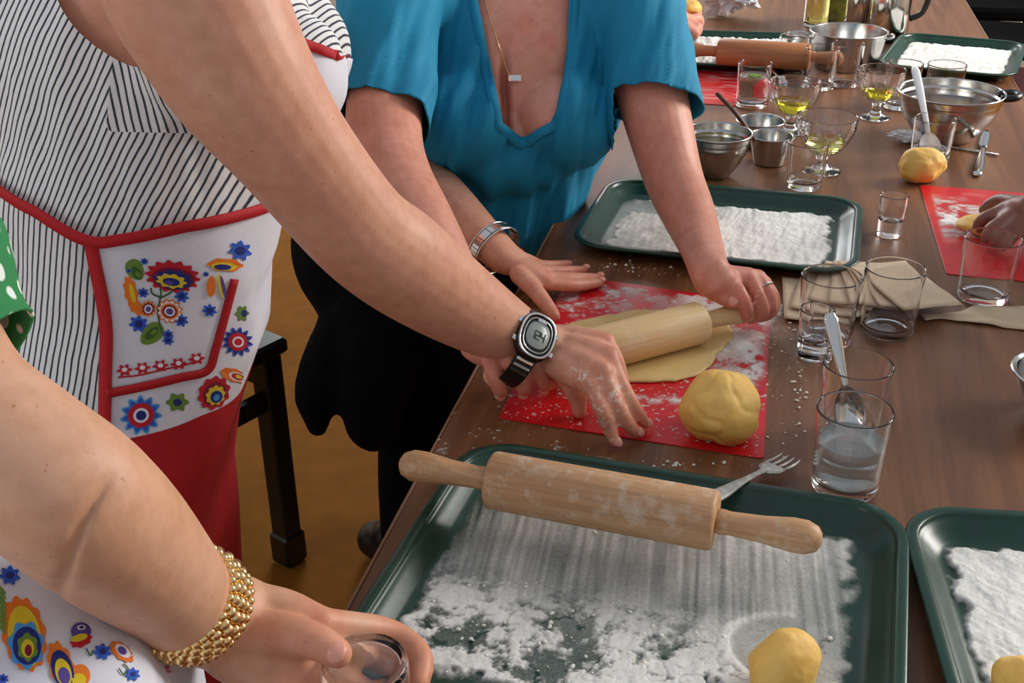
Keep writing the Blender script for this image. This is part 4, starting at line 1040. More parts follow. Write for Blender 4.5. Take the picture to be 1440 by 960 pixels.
# printed flowers -------------------------------------------------------
COLS = {'red': (190, 24, 44), 'dred': (128, 16, 52), 'blue': (44, 90, 196), 'navy': (30, 40, 120), 'sky': (70, 150, 220), 'yel': (222, 196, 40), 'org': (232, 120, 30), 'grn': (104, 138, 52), 'dgrn': (60, 96, 44), 'wht': (232, 230, 238), 'pur': (90, 70, 150), 'pink': (200, 90, 130)}
for k, c in COLS.items(): MAT['pr_'+k] = plain('print '+k, c, 0.85)
PRK = list(COLS)
class Print:
    def __init__(s, bvh): s.bvh = bvh; s.V = []; s.F = []; s.M = []; s.lay = 0
    def poly(s, px, col, lift=None):
        cx_ = np.mean(px, 0); hits = []; lift = 0.0010+0.00016*s.lay if lift is None else lift; s.lay += 1
        for q in [cx_]+list(px):
            h, n_ = ray_px(s.bvh, q[0], q[1])
            if h is None: return
            if n_ @ CF > 0: n_ = -n_
            hits.append(h+n_*lift)
        o = len(s.V); s.V += hits; n = len(px)
        for k in range(n): s.F.append((o, o+1+k, o+1+(k+1) % n)); s.M.append(PRK.index(col))
    def blob(s, cx_, cy_, rx, ry, rot, col, n=20, wave=0, amp=0.0, drop=0.0):
        a = np.linspace(0, 2*math.pi, max(n, wave*6)+1)[:-1]; r = 1+amp*np.cos(a*wave) if wave else 1
        x = rx*np.cos(a)*r; y = ry*np.sin(a)*r*(1-drop*np.cos(a)); c, sn = math.cos(rot), math.sin(rot)
        s.poly(np.stack([cx_+x*c-y*sn, cy_+x*sn+y*c], 1), col)
    def flower(s, cx_, cy_, rx, ry, rot, cols, petals=9, amp=0.16):
        for k, c in enumerate(cols):
            f = 1-k/len(cols)*0.86
            s.blob(cx_, cy_, rx*f, ry*f, rot, c, wave=petals if k < 2 else 0, amp=amp if k < 2 else 0)
    def curl(s, pts, w, col):
        c = catmull([np.array(p_, float) for p_ in pts], 5); t = np.gradient(c, axis=0); n_ = np.stack([-t[:, 1], t[:, 0]], 1); n_ /= np.linalg.norm(n_, axis=1)[:, None]
        for i in range(len(c)-1): s.poly(np.array([c[i]+n_[i]*w, c[i+1]+n_[i+1]*w, c[i+1]-n_[i+1]*w, c[i]-n_[i]*w]), col, 0.001)
        s.lay = max(0, s.lay-len(c)+2)
    def build(s, name, parent, root, label=None):
        if not s.F: return
        o = mk(name, np.array(s.V)-root, s.F, ['pr_'+k for k in PRK], parent, smooth=False)
        o.data.polygons.foreach_set('material_index', s.M); o.data.update()
        if label: o['label'] = label
        return o
def motif(bvh, name, parent, root, label, fn):
    pr = Print(bvh); fn(pr); return pr.build(name, parent, root, label)
motif(AB, 'flower_print', ap, inv, 'red flower bouquet print', lambda p: (
    p.curl([(228, 470), (222, 440), (226, 412), (224, 400)], 1.2, 'dgrn'), p.curl([(226, 418), (214, 412), (212, 404)], 1.2, 'dgrn'), p.curl([(226, 418), (238, 412), (242, 408)], 1.2, 'dgrn'),
    p.blob(242, 388, 36, 21, 0.12, 'red', wave=14, amp=0.10), p.blob(243, 391, 30, 16, 0.12, 'dred'), p.blob(243, 392, 26, 13, 0.12, 'navy', wave=10, amp=0.08), p.blob(240, 394, 20, 9.5, 0.15, 'yel', wave=9, amp=0.12), p.blob(240, 395, 12, 5.5, 0.15, 'navy'), p.blob(237, 396, 6, 3.2, 0.15, 'pur')))
motif(AB, 'leaf_print', ap, inv, 'green leaf print', lambda p: (p.blob(190, 379, 16, 12, 1.0, 'grn', drop=0.2), p.blob(192, 383, 10, 6, 1.0, 'dgrn'), p.blob(194, 385, 5, 3, 1.0, 'grn')))
motif(AB, 'leaf_print', ap, inv, 'green leaf print', lambda p: (p.blob(213, 469, 19, 13, 2.4, 'grn', drop=0.2), p.blob(213, 468, 12, 6, 2.4, 'dgrn'), p.blob(216, 466, 5, 3, 2.4, 'grn')))
motif(AB, 'plume_print', ap, inv, 'orange plume print', lambda p: (p.blob(184, 410, 22, 9, 1.35, 'org', wave=9, amp=0.12), p.blob(192, 432, 13, 8, 0.7, 'org', wave=7, amp=0.12), p.blob(186, 412, 14, 3.5, 1.35, 'yel')))
motif(AB, 'flower_print', ap, inv, 'round orange flower print', lambda p: (p.flower(238, 437, 18, 16, 0.3, ['org', 'wht', 'org', 'dred', 'wht', 'pur'], 12, 0.1), p.flower(208, 433, 10, 11, 0.3, ['org', 'dred', 'wht', 'pur'], 10, 0.1)))
for (fx, fy, r) in ((195, 455, 12), (201, 411, 7), (255, 416, 9), (254, 450, 9), (236, 470, 7), (236, 478, 7), (294, 436, 9), (337, 352, 14), (289, 385, 4), (181, 380, 3), (203, 367, 5)):
    motif(AB, 'flower_print', ap, inv, None, lambda p: (p.blob(fx, fy, r, r*0.85, 0.3, 'blue', wave=7, amp=0.22), p.blob(fx, fy, r*0.5, r*0.45, 0, 'navy')))
motif(AB, 'plume_print', ap, inv, 'yellow plume print', lambda p: (p.blob(316, 372, 24, 9, 0.05, 'org', wave=6, amp=0.08), p.blob(314, 374, 18, 6, 0.05, 'yel'), p.blob(312, 375, 12, 4, 0.05, 'navy'), p.blob(296, 402, 15, 6, 1.6, 'org'), p.blob(310, 402, 18, 4, 1.35, 'yel'), p.blob(313, 404, 18, 2.5, 1.35, 'pur')))
motif(AB, 'border_print', ap, inv, 'red scroll border print', lambda p: [(p.blob(175+i*25, 520-i*3.2-(4 if i > 3 else 0), 9, 7, -0.12, 'red', wave=6, amp=0.3), p.blob(175+i*25, 519-i*3.2-(4 if i > 3 else 0), 4, 3.2, -0.12, 'wht')) for i in range(5)] and p.curl([(166, 530), (195, 527), (230, 519), (262, 512), (284, 504)], 1.2, 'red'))
motif(AB, 'flower_print', ap, inv, 'blue and red flower print', lambda p: p.flower(198, 583, 26, 24, -0.5, ['sky', 'blue', 'red', 'red', 'wht', 'navy'], 11, 0.16))
motif(AB, 'flower_print', ap, inv, 'small green flower print', lambda p: (p.blob(249, 565, 14, 12, 0, 'grn', wave=6, amp=0.18), p.blob(249, 565, 6, 5, 0, 'navy')))
motif(AB, 'flower_print', ap, inv, 'dark red flame flower print', lambda p: (p.blob(300, 552, 24, 20, -0.9, 'red', wave=10, amp=0.08), p.blob(301, 553, 18, 15, -0.9, 'dred'), p.blob(302, 555, 14, 12, -0.9, 'yel', wave=9, amp=0.1), p.blob(303, 557, 9, 8, -0.9, 'navy'), p.blob(303, 558, 5, 4, -0.9, 'sky')))
motif(AB, 'flower_print', ap, inv, 'blue flower print with red heart', lambda p: p.flower(333, 480, 19, 18, 0.2, ['blue', 'navy', 'red', 'red', 'wht', 'red'], 12, 0.18))
motif(AB, 'flower_print', ap, inv, 'orange teardrop print', lambda p: (p.blob(328, 527, 19, 9, 0.3, 'org', wave=8, amp=0.06), p.blob(332, 529, 12, 6, 0.3, 'wht'), p.blob(333, 529, 9, 4.5, 0.3, 'red'), p.blob(334, 529, 5, 2.6, 0.3, 'yel')))
motif(AB, 'flower_print', ap, inv, None, lambda p: (p.blob(340, 440, 8, 10, 0, 'grn', wave=6, amp=0.2), p.blob(342, 440, 4, 5, 0, 'navy')))
bbf = [f for f in Fbib]
bb = solid(mk('apron_bib', local(Vbib), bbf, 'apron_white', ap), 0.002); bb['label'] = 'white bib of the apron with red top edge'
BBV = BVHTree.FromPolygons([tuple(map(float, q)) for q in Vbib], Fbib); pts = []
for u0 in np.linspace(402, 520, 16):
    h, n_ = ray_px(BBV, u0, 60+(u0-425)*0.36+2)
    if h is not None: pts.append(h-CF*0.006)
if len(pts) > 3: ribbon('bib_trim', pts, 0.0050, ap, 'trim_red', inv, 0.003, lambda p_: -CF)
# ------------------------------------------------------------------ person in the teal shirt
rootB = np.array([-0.55, 1.80, 0.0])
pb = thing('person', 'person in a teal scoop-neck shirt bending over the table, pressing the rolling pin', 'person', tuple(rootB))
B_SL, B_EL, B_WL = D(884, -25, 1.71), D(947, 250, 1.63), P(999, 384, 0.823)
B_SR, B_ER, B_WR = D(548, -20, 1.64), D(590, 315, 1.40), P(672, 468, 0.826)
armBL = limb([(B_SL, 0.066), (D(912, 110, 1.68), 0.053, 0.055), (D(928, 180, 1.655), 0.0475, 0.05), (B_EL, 0.0415, 0.045), (D(968, 300, 1.585), 0.0365, 0.040), (D(986, 345, 1.52), 0.0285, 0.032), (B_WL, 0.0235, 0.028), (P(1010, 396, 0.818), 0.024, 0.027)], 6, 22, CR)
kB = J((1028, 391, 0.822), (1052, 387, 0.820), (1066, 390, 0.814), (1074, 398, 0.806))
fB = [[kB[0]]+J((1043, 418, 0.809), (1050, 441, 0.785), (1037, 449, 0.770)), [kB[1]]+J((1065, 413, 0.806), (1072, 440, 0.782), (1055, 449, 0.768)),
      [kB[2]]+J((1080, 412, 0.800), (1083, 438, 0.778), (1068, 447, 0.766)), [kB[3]]+J((1086, 416, 0.792), (1086, 436, 0.774), (1072, 444, 0.765))]
tB = J((990, 397, 0.815), (1001, 405, 0.810), (1017, 417, 0.806), (1031, 425, 0.802))
handBL = palm(P(1008, 394, 0.818), 0.026, kB, (0, 0, 1), 0.0105, 0.0150)+[finger(f, (0.0092, 0.0090, 0.0084, 0.0066)) for f in fB]+[finger(tB, (0.0135, 0.0120, 0.0110, 0.0082))]
armBR = limb([(B_SR, 0.066), (D(543, 110, 1.56), 0.053), (D(540, 190, 1.50), 0.050), (D(555, 250, 1.45), 0.047), (B_ER, 0.043), (D(620, 375, 1.37), 0.040), (D(650, 430, 1.35), 0.033), (B_WR, 0.027), (P(684, 480, 0.822), 0.027, 0.024)], 6, 22, CR)
kR = J((745, 482, 0.818), (728, 487, 0.818), (709, 493, 0.816), (691, 502, 0.811))
fR = [[kR[0]]+J((768, 500, 0.811), (780, 525, 0.790), (779, 538, 0.776)), [kR[1]]+J((753, 511, 0.809), (764, 535, 0.787), (766, 543, 0.774)),
      [kR[2]]+J((724, 516, 0.808), (735, 541, 0.786), (737, 549, 0.773)), [kR[3]]+J((693, 521, 0.804), (702, 544, 0.785), (705, 551, 0.774))]
tR = J((700, 470, 0.806), (730, 470, 0.800), (755, 478, 0.800), (772, 486, 0.800))
handBR = palm(P(686, 481, 0.822), 0.026, kR, (0, 0, 1), 0.0112, 0.0150)+[finger(f, (0.0094, 0.0094, 0.0092, 0.0078)) for f in fR]+[finger(tR, (0.013, 0.0115, 0.010, 0.0075))]
def torsoB(off):
    return [limb([(D(726, -50, 1.79), 0.11+off, 0.08+off), (D(722, 0, 1.77), 0.168+off, 0.10+off), (D(720, 80, 1.76), 0.162+off, 0.118+off), (D(718, 165, 1.77), 0.150+off, 0.122+off), (D(716, 240, 1.80), 0.118+off, 0.115+off), (D(702, 320, 1.86), 0.100+off, 0.11+off), (D(660, 370, 1.92), 0.085+off, 0.09+off)], 6, 32, CR),
            ball(D(661, 172, 1.685), 0.072+off, 0.080+off, 0.07+off), ball(D(784, 168, 1.69), 0.072+off, 0.080+off, 0.07+off), ball(D(722, 205, 1.70), 0.085+off, 0.062+off, 0.075+off, (CR, CF, CD_))]
neckB = [limb([(D(730, -20, 1.76), 0.085, 0.07), (D(737, -70, 1.73), 0.058), (D(745, -160, 1.70), 0.055)], 5, 20),
         ball(D(750, -255, 1.66), 0.076, 0.085, 0.108), ball(D(752, -240, 1.57), 0.012, 0.018, 0.02),
         limb([(D(640, 0, 1.73), 0.03), (D(700, 20, 1.685), 0.020), (D(730, 30, 1.675), 0.014)], 5, 12), limb([(D(830, -5, 1.74), 0.03), (D(770, 18, 1.69), 0.020), (D(742, 30, 1.677), 0.014)], 5, 12)]
V, F, N = union(torsoB(-0.006)+neckB+[armBL, armBR]+handBL+handBR, 0.0028, 4)
u, v_, _d = pix(V)                                              # the crease between the breasts
V = V+CF*(0.030*np.exp(-((u-(709+0.02*(v_-100)))/5.5)**2)*sstep(60, 130, v_)*sstep(215, 185, v_)*(N @ CF < 0))[:, None]
bo = mk('body', V-rootB, F, 'skin_b', pb)
attr(bo, V, 'flush', [q for f in fB+fR+[tB, tR] for q in f]+[D(715, 60, 1.66), D(740, 40, 1.66), D(770, 60, 1.66)], 0.018, 0.8)
attr(bo, V, 'floury', [fB[1][1], fB[0][0]], 0.012, 0.5)
BBV2 = BVHTree.FromPolygons([tuple(map(float, q)) for q in V], F)
for f in (fR[1], fR[2], fR[3]): nail_w(pb, rootB, f, (-0.1, -0.9, 0.3), 0.0062, 0.010, 0.0016)
nail_w(pb, rootB, tB, (0.1, -0.75, 0.65), 0.0068, 0.0125, 0.0022)
hb = np.array(ball(D(752, -275, 1.70), 0.088, 0.10, 0.115)[0]); hc = D(752, -275, 1.70)
Vh, Fh = clip(hb, ICO[4][1], 0.05-(hb-hc) @ (-CF*0.9+CD_*0.4)); mk('hair', Vh-rootB, Fh, plain('auburn hair', (88, 50, 30), 0.6), pb)
MAT['teal'] = noisy('teal jersey', (0, 122, 160), (4, 134, 172), 18, 0.8, 0.1, 900, bdist=0.0005)
sleeves = [limb([(B_SL, 0.078), (D(908, 70, 1.69), 0.068), (D(918, 130, 1.67), 0.064), (D(930, 200, 1.65), 0.064)], 5, 24, CR),
           limb([(B_SR, 0.078), (D(545, 70, 1.585), 0.065), (D(542, 140, 1.54), 0.061), (D(540, 230, 1.47), 0.059)], 5, 24, CR)]
yoke = [limb([(B_SR+CD_*0.02, 0.074), (D(640, -35, 1.75), 0.075), (D(725, -45, 1.78), 0.08), (D(810, -40, 1.76), 0.075), (B_SL+CD_*0.02, 0.074)], 5, 24, CD_)]
V, F, N = union(torsoB(0.006)+sleeves+yoke, 0.0055, 8)
u, v_, dep = pix(V)
X_, Y_ = (V-CAM) @ CR, (V-CAM) @ CD_
fold = (fbm(X_*42+Y_*8, Y_*6, 0, 3, 15)-0.5)*2*0.019*sstep(1.6, 1.0, np.abs(N @ CF)*0+1)
V = V-CF[None, :]*0+N*(fold*sstep(-0.55, -0.25, -np.abs(Y_+0.05)))[:, None]
u, v_, dep = pix(V)
cN = np.interp(v_, [-200, 0, 60, 110, 150, 175, 193, 220], [735, 736, 741, 743, 743, 740, 735, 735]); hN = np.interp(v_, [-200, 0, 60, 110, 150, 175, 193, 230], [58, 64, 57, 49, 41, 33, 2, -90])
phi = np.where(N @ CF < 0.15, (np.abs(u-cN)-hN)/1000.0, 0.05)
eL = D(919, 150, 1.668); dL = D(930, 200, 1.65)-D(915, 120, 1.672); dL /= np.linalg.norm(dL)
dLs = dL+CR*(-0.25); eR = D(541, 170, 1.52); dR = D(540, 230, 1.47)-D(542, 140, 1.54); dR /= np.linalg.norm(dR); dRs = dR-CR*0.30+CD_*0.05
nl = ((V-eL) @ dLs); nr = ((V-eR) @ dRs)
phi = np.where((u > 862) & (dep < 1.9), np.minimum(phi, -nl), phi); phi = np.where((u < 603) & (v_ < 300), np.minimum(phi, -nr), phi)
hem = (D(700, 345, 1.80)-V) @ (CD_*0.8-CR*0.3-CF*0.1); phi = np.minimum(phi, hem)
Vs, Fs = clip(V, F, phi)
sh = solid(mk('teal_shirt', Vs-rootB, Fs, 'teal', pb), 0.0018); sh['label'] = 'teal scoop-neck short-sleeved shirt'
SBV = BVHTree.FromPolygons([tuple(map(float, q)) for q in Vs], Fs)
nk = []
for vv in list(range(-20, 190, 12)): nk.append((np.interp(vv, [-200, 0, 60, 110, 150, 175, 193], [735, 736, 741, 743, 743, 740, 735])-np.interp(vv, [-200, 0, 60, 110, 150, 175, 193], [58, 64, 57, 49, 41, 33, 2])-7, vv+2))
nk.append((735, 203))
for vv in list(range(186, -21, -12)): nk.append((np.interp(vv, [-200, 0, 60, 110, 150, 175, 193], [735, 736, 741, 743, 743, 740, 735])+np.interp(vv, [-200, 0, 60, 110, 150, 175, 193], [58, 64, 57, 49, 41, 33, 2])+7, vv+2))
pts = [h for h, n_ in (ray_px(SBV, a, b) for a, b in nk) if h is not None]
if len(pts) > 6: ribbon('neck_band', pts, 0.0070, sh, 'teal', rootB, 0.0030, lambda p_: -CF)
# trousers
pan = [limb([(D(708, 296, 1.845), 0.103, 0.112), (D(690, 325, 1.88), 0.118, 0.120), (D(620, 330, 1.95), 0.14, 0.13), (D(535, 340, 2.0), 0.165, 0.15)], 5, 28),
       limb([(D(540, 350, 2.0), 0.155), (D(575, 455, 2.0), 0.135), (D(600, 570, 2.03), 0.095), (D(590, 690, 2.08), 0.075), (D(585, 830, 2.2), 0.062), (D(585, 905, 2.3), 0.06)], 6, 24),
       limb([(D(560, 350, 2.1), 0.15), (D(640, 455, 2.15), 0.13), (D(690, 570, 2.2), 0.09), (D(690, 700, 2.25), 0.07), (D(690, 800, 2.35), 0.06)], 6, 24)]
V, F, N = union(pan, 0.01, 6); mk('trousers', V-rootB, F, 'black_fabric', pb)
jk = [limb([(D(505, 420, 1.95), 0.05), (D(470, 500, 1.93), 0.062, 0.05), (D(448, 560, 1.93), 0.045, 0.04), (D(446, 600, 1.93), 0.018)], 5, 18), limb([(D(540, 440, 1.93), 0.09), (D(525, 540, 1.92), 0.085, 0.07), (D(525, 588, 1.92), 0.06, 0.05)], 5, 20)]
V, F, N = union(jk, 0.008, 4); V = V+N*(0.008*(fbm(V[:, 0]*40, V[:, 1]*40, V[:, 2]*12, 3, 3)-0.5))[:, None]
jo = mk('jacket', V-rootB, F, 'black_fabric', pb); jo['label'] = 'black jacket hanging at the hip'
for q in (D(585, 905, 2.3), D(690, 800, 2.35)):
    fx, fy = q[0]+0.05, q[1]-0.03
    V, F, N = union([limb([((fx-0.12, fy+0.04, 0.04), 0.04, 0.038), ((fx, fy, 0.045), 0.045, 0.04), ((fx+0.10, fy-0.04, 0.03), 0.036, 0.026)], 5, 16, (0, 1, 0)), limb([((fx-0.08, fy+0.03, 0.06), 0.045), (tuple(q), 0.055)], 4, 14)], 0.008, 4); mk('shoe', V-rootB, F, 'black_plastic', pb)

# ------------------------------------------------------------------ person at the lower left
rootC = np.array([-0.500, 0.435, 0.0])
pc = thing('person', 'person at the lower left pressing an upturned glass, gold bracelet on the wrist', 'person', tuple(rootC))
cS, cE, cW = D(-190, 400, 0.60), D(98, 700, 0.615), D(282, 862, 0.775)
armC = limb([(cS, 0.052), (D(-80, 560, 0.60), 0.0435), (D(20, 640, 0.605), 0.0425), (cE, 0.0435, 0.044), (D(165, 758, 0.66), 0.0425, 0.043), (D(228, 815, 0.72), 0.0375, 0.038), (cW, 0.034, 0.030), (D(335, 878, 0.80), 0.034, 0.026)], 6, 24, CD_)
GLC = P(512, 930, 0.842)
kC = [D(452, 876, 0.80), D(440, 905, 0.79), D(425, 938, 0.785), D(405, 968, 0.78)]
fC = [[kC[0], D(545, 889, 0.835), D(590, 922, 0.825), D(589, 962, 0.805)], [kC[1], D(540, 932, 0.835), D(588, 972, 0.82), D(575, 1010, 0.80)],
      [kC[2], D(520, 985, 0.82), D(565, 1020, 0.81), D(555, 1050, 0.80)], [kC[3], D(490, 1015, 0.80), D(530, 1045, 0.795), D(525, 1070, 0.79)]]
tC = [D(355, 893, 0.79), D(405, 893, 0.775), D(445, 902, 0.765), D(474, 918, 0.762)]
handC = palm(D(338, 886, 0.80), 0.030, kC, (0, 0, 1), 0.0120, 0.0165)+[finger(f, (0.0115, 0.0108, 0.0100, 0.0080)) for f in fC]+[finger(tC, (0.0180, 0.0150, 0.0128, 0.0108))]
ringsC = [(0.05, 0.17, 0.13, 0.0), (0.5, 0.19, 0.155, 0.0), (0.85, 0.185, 0.155, 0.0), (0.92, 0.18, 0.15, -0.015), (1.0, 0.17, 0.14, -0.12), (1.12, 0.18, 0.14, -0.23), (1.22, 0.19, 0.11, -0.26), (1.28, 0.11, 0.07, -0.26)]
def torsoC(off): return loft([[(rootC[0]+cx_+(b+off)*math.cos(t), rootC[1]+(a+off)*math.sin(t), z) for t in np.linspace(0, 2*math.pi, 33)[:-1]] for z, a, b, cx_ in ringsC])
V, F, N = union([torsoC(-0.01), armC, limb([((rootC[0]-0.26, rootC[1], 1.25), 0.07), ((rootC[0]-0.24, rootC[1], 1.38), 0.055)], 4, 16), limb([(cS, 0.055), ((rootC[0]-0.25, rootC[1]+0.12, 1.19), 0.06)], 4, 16), ball((rootC[0]-0.23, rootC[1], 1.49), 0.085, 0.075, 0.11), ball((rootC[0]-0.145, rootC[1], 1.48), 0.018, 0.012, 0.02)]+handC, 0.0032, 5)
u, v_, _d = pix(V)                                              # fold at the inner elbow
cu = np.interp(v_, [640, 690, 740, 800, 840], [172, 140, 112, 92, 80]); V = V+CF*(0.0045*np.exp(-((u-cu)/9.0)**2)*sstep(640, 700, v_)*sstep(-0.1, -0.5, N @ CF))[:, None]
bo = mk('body', V-rootC, F, 'skin_c', pc); attr(bo, V, 'flush', [q for f in fC+[tC] for q in f], 0.02, 0.9)
nail_w(pc, rootC, tC, -CF*0.8+CR*0.5, 0.0075, 0.013, 0.0040)
hq = np.array(ball((rootC[0]-0.255, rootC[1], 1.52), 0.098, 0.09, 0.108)[0]); Vh, Fh = clip(hq, ICO[4][1], 0.055-(hq-np.array([rootC[0]-0.255, rootC[1], 1.52])) @ np.array([0.85, 0, -0.5])); mk('hair', Vh-rootC, Fh, plain('dark hair', (52, 36, 28), 0.6), pc)
def dots():
    t = NT('green cloth with white dots'); v = t.coord('Object'); vo = t.n('ShaderNodeTexVoronoi'); vo.inputs['Scale'].default_value = 60; vo.inputs['Randomness'].default_value = 0.35; t.l(v, vo.inputs['Vector'])
    t.l(t.ramp(vo.outputs['Distance'], [(0.0, lin((226, 234, 226))), (0.30, lin((226, 234, 226))), (0.36, lin((40, 128, 72)))]), t.b.inputs['Base Color']); t.set(Roughness=0.85); return t.m
MAT['dots'] = dots()
V, F, N = union([limb([(cS, 0.075), (D(-110, 520, 0.60), 0.0600), (D(-20, 600, 0.60), 0.0600)], 5, 24, CD_, dome=False), limb([(cS, 0.07), ((rootC[0]-0.25, rootC[1]+0.10, 1.19), 0.075)], 4, 20)], 0.005, 4)
eC = D(-62, 545, 0.60); dC = D(20, 640, 0.605)-D(-80, 560, 0.60); dC /= np.linalg.norm(dC); Vq, Fq = clip(V, F, -((V-eC) @ dC))
so = solid(mk('sleeve', Vq-rootC, Fq, 'dots', pc), 0.002); so['label'] = 'green sleeve with white dots'
def dressC(off):
    L = []
    for z in np.linspace(0.3, 1.27, 44):
        a, b = np.interp(z, [q[0] for q in ringsC], [q[1] for q in ringsC]), np.interp(z, [q[0] for q in ringsC], [q[2] for q in ringsC])
        cx_ = np.interp(z, [q[0] for q in ringsC], [q[3] for q in ringsC])
        L.append([(rootC[0]+cx_+(b+off+0.008*math.sin(t*9+1))*math.cos(t), rootC[1]+(a+off+0.008*math.sin(t*9+1))*math.sin(t), z) for t in np.linspace(0, 2*math.pi, 97)[:-1]])
    return L
V, F = loft(dressC(0.012), False, False); dc = mk('floral_dress', np.array(V)-rootC, F, 'apron_white', pc); dc['label'] = 'white dress printed with large folk flowers'
CB = BVHTree.FromPolygons([tuple(map(float, q)) for q in V], F)
motif(CB, 'flower_print', dc, rootC, 'large orange and blue tulip print', lambda p: (p.blob(33, 892, 52, 30, 1.35, 'org', wave=12, amp=0.06), p.blob(34, 896, 44, 23, 1.4, 'yel'), p.blob(36, 908, 32, 24, 1.5, 'sky', wave=7, amp=0.1), p.blob(37, 909, 27, 20, 1.5, 'navy'), p.blob(38, 911, 19, 14, 1.5, 'grn', wave=6, amp=0.1), p.blob(38, 913, 13, 9, 1.5, 'yel'), p.blob(39, 916, 8, 5, 1.5, 'dred')))
motif(CB, 'flower_print', dc, rootC, 'orange and purple tulip print', lambda p: (p.blob(86, 938, 36, 17, 1.25, 'org', wave=9, amp=0.08), p.blob(87, 942, 28, 15, 1.3, 'navy'), p.blob(88, 946, 20, 11, 1.3, 'yel'), p.blob(89, 950, 12, 8, 1.3, 'pur')))
motif(CB, 'flower_print', dc, rootC, 'blue and red flower print', lambda p: (p.blob(113, 888, 14, 12, 0, 'pur'), p.blob(113, 902, 15, 8, -0.4, 'red', wave=7, amp=0.1), p.blob(110, 898, 12, 5, -0.3, 'yel'), p.blob(113, 884, 6, 3.5, 0, 'wht'), p.blob(113, 884, 3.5, 2, 0, 'navy')))
motif(CB, 'flower_print', dc, rootC, 'orange paisley print', lambda p: (p.blob(170, 917, 19, 10, 0.7, 'org', wave=9, amp=0.08), p.blob(171, 916, 13, 7, 0.7, 'wht'), p.blob(170, 916, 7, 5, 0.7, 'pur'), p.curl([(166, 940), (172, 948), (178, 940), (172, 934)], 1.0, 'dgrn'), p.curl([(120, 912), (126, 922), (130, 914)], 1.0, 'dgrn')))
motif(CB, 'flower_print', dc, rootC, 'orange petal print', lambda p: (p.blob(112, 950, 14, 16, 0, 'org'), p.blob(110, 956, 10, 9, 0, 'yel')))
for fx, fy, r in ((13, 810, 13), (143, 917, 11), (185, 948, 9), (196, 920, 7), (4, 955, 7)):
    motif(CB, 'flower_print', dc, rootC, None, lambda p: (p.blob(fx, fy, r, r*0.9, 0.3, 'blue', wave=7, amp=0.2), p.blob(fx, fy, r*0.45, r*0.4, 0, 'navy')))
motif(CB, 'scroll_print', dc, rootC, 'red scroll print', lambda p: [p.blob(222+dx, 930+dy, 7, 6, 0.4, 'pink', wave=5, amp=0.3) for dx, dy in ((0, 0), (6, -14), (-4, 14), (8, 12), (-6, 26))])
motif(CB, 'leaf_print', dc, rootC, 'green feather print', lambda p: [p.blob(2, 830+i*7, 9, 2.0, 0.9, 'grn') for i in range(9)])
# upturned glass under that hand
pr, ri = tumbler_prof(0.0335, 0.0300, 0.088)
gi = tag(mk('drinking_glass', [(x, -y, 0.088-z) for x, y, z in lathe(pr, 56)[0]], [f for f in lathe(pr, 56)[1]], 'glass', loc=(GLC[0], GLC[1], TRAY_Z+0.0015)), 'upturned glass gripped by the hand with the gold bracelet', 'glass')

# ------------------------------------------------------------------ two more people, mostly out of view
def bystander(label, x, y, face, cloth, skin, hair, extra, torso_b=0.135, zoff=0.0):
    root = np.array([x, y, 0.0]); o = thing('person', label, 'person', tuple(root))
    f = np.array([math.cos(face), math.sin(face), 0]); s = np.array([-f[1], f[0], 0])
    def tor(off): return loft([[tuple(root+np.array([0, 0, z])+f*(b+off)*math.cos(t)+s*(a+off)*math.sin(t)) for t in np.linspace(0, 2*math.pi, 33)[:-1]] for z, a, b in ((0.06, 0.17, 0.12), (0.5, 0.18, 0.14), (0.85, 0.185, torso_b+0.01), (1.0, 0.165, torso_b), (1.15, 0.18, 0.125), (1.25, 0.18, 0.10), (1.31, 0.10, 0.07))])
    hd = root+np.array([0, 0, 1.52])+f*0.03
    V, F, N = union([tor(-0.012), limb([(root+np.array([0, 0, 1.28]), 0.065), (root+np.array([0, 0, 1.42])+f*0.01, 0.052)], 4, 16), ball(hd, 0.085, 0.078, 0.11), ball(hd+f*0.088-np.array([0, 0, 0.01]), 0.016, 0.013, 0.02)]+extra, 0.0036, 5)
    b = mk('body', V-root, F, skin, o)
    V, F = tor(0.008); c = mk('clothing', np.array(V)-root, F[:-1], cloth, o)
    hq = np.array(ball(hd+np.array([0, 0, 0.03])-f*0.02, 0.096, 0.09, 0.108)[0]); Vh, Fh = clip(hq, ICO[4][1], 0.055-(hq-hd) @ (f*0.9-np.array([0, 0, 0.45]))); mk('hair', Vh-root, Fh, hair, o)
    return o, root
kD = J((1402, 300, 0.792), (1410, 312, 0.790), (1420, 322, 0.786), (1432, 330, 0.780))
fD = [[kD[0]]+J((1388, 305, 0.788), (1378, 313, 0.778), (1373, 322, 0.768)), [kD[1]]+J((1396, 320, 0.784), (1388, 329, 0.775), (1384, 336, 0.767)),
      [kD[2]]+J((1408, 330, 0.780), (1401, 338, 0.772), (1398, 343, 0.766)), [kD[3]]+J((1423, 338, 0.775), (1418, 344, 0.769), (1416, 347, 0.765))]
tD = J((1430, 286, 0.795), (1408, 282, 0.788), (1392, 288, 0.778), (1383, 295, 0.770))
wD = P(1455, 296, 0.805); eD = np.array([0.62, 1.72, 0.93]); sD = np.array([0.80, 1.88, 1.18])
exD = [limb([(sD, 0.055), (eD, 0.045), (eD*0.5+wD*0.5, 0.040), (wD, 0.030, 0.026), (P(1440, 302, 0.797), 0.03, 0.022)], 6, 20)]+palm(P(1446, 300, 0.800), 0.028, kD, (0, 0, 1), 0.0115, 0.0150)+[finger(f, (0.0105, 0.0100, 0.0092, 0.0072)) for f in fD]+[finger(tD, (0.0130, 0.0115, 0.0102, 0.0080))]
MAT['navy_cloth'] = noisy('grey cotton', (150, 146, 140), (162, 158, 152), 40, 0.9)
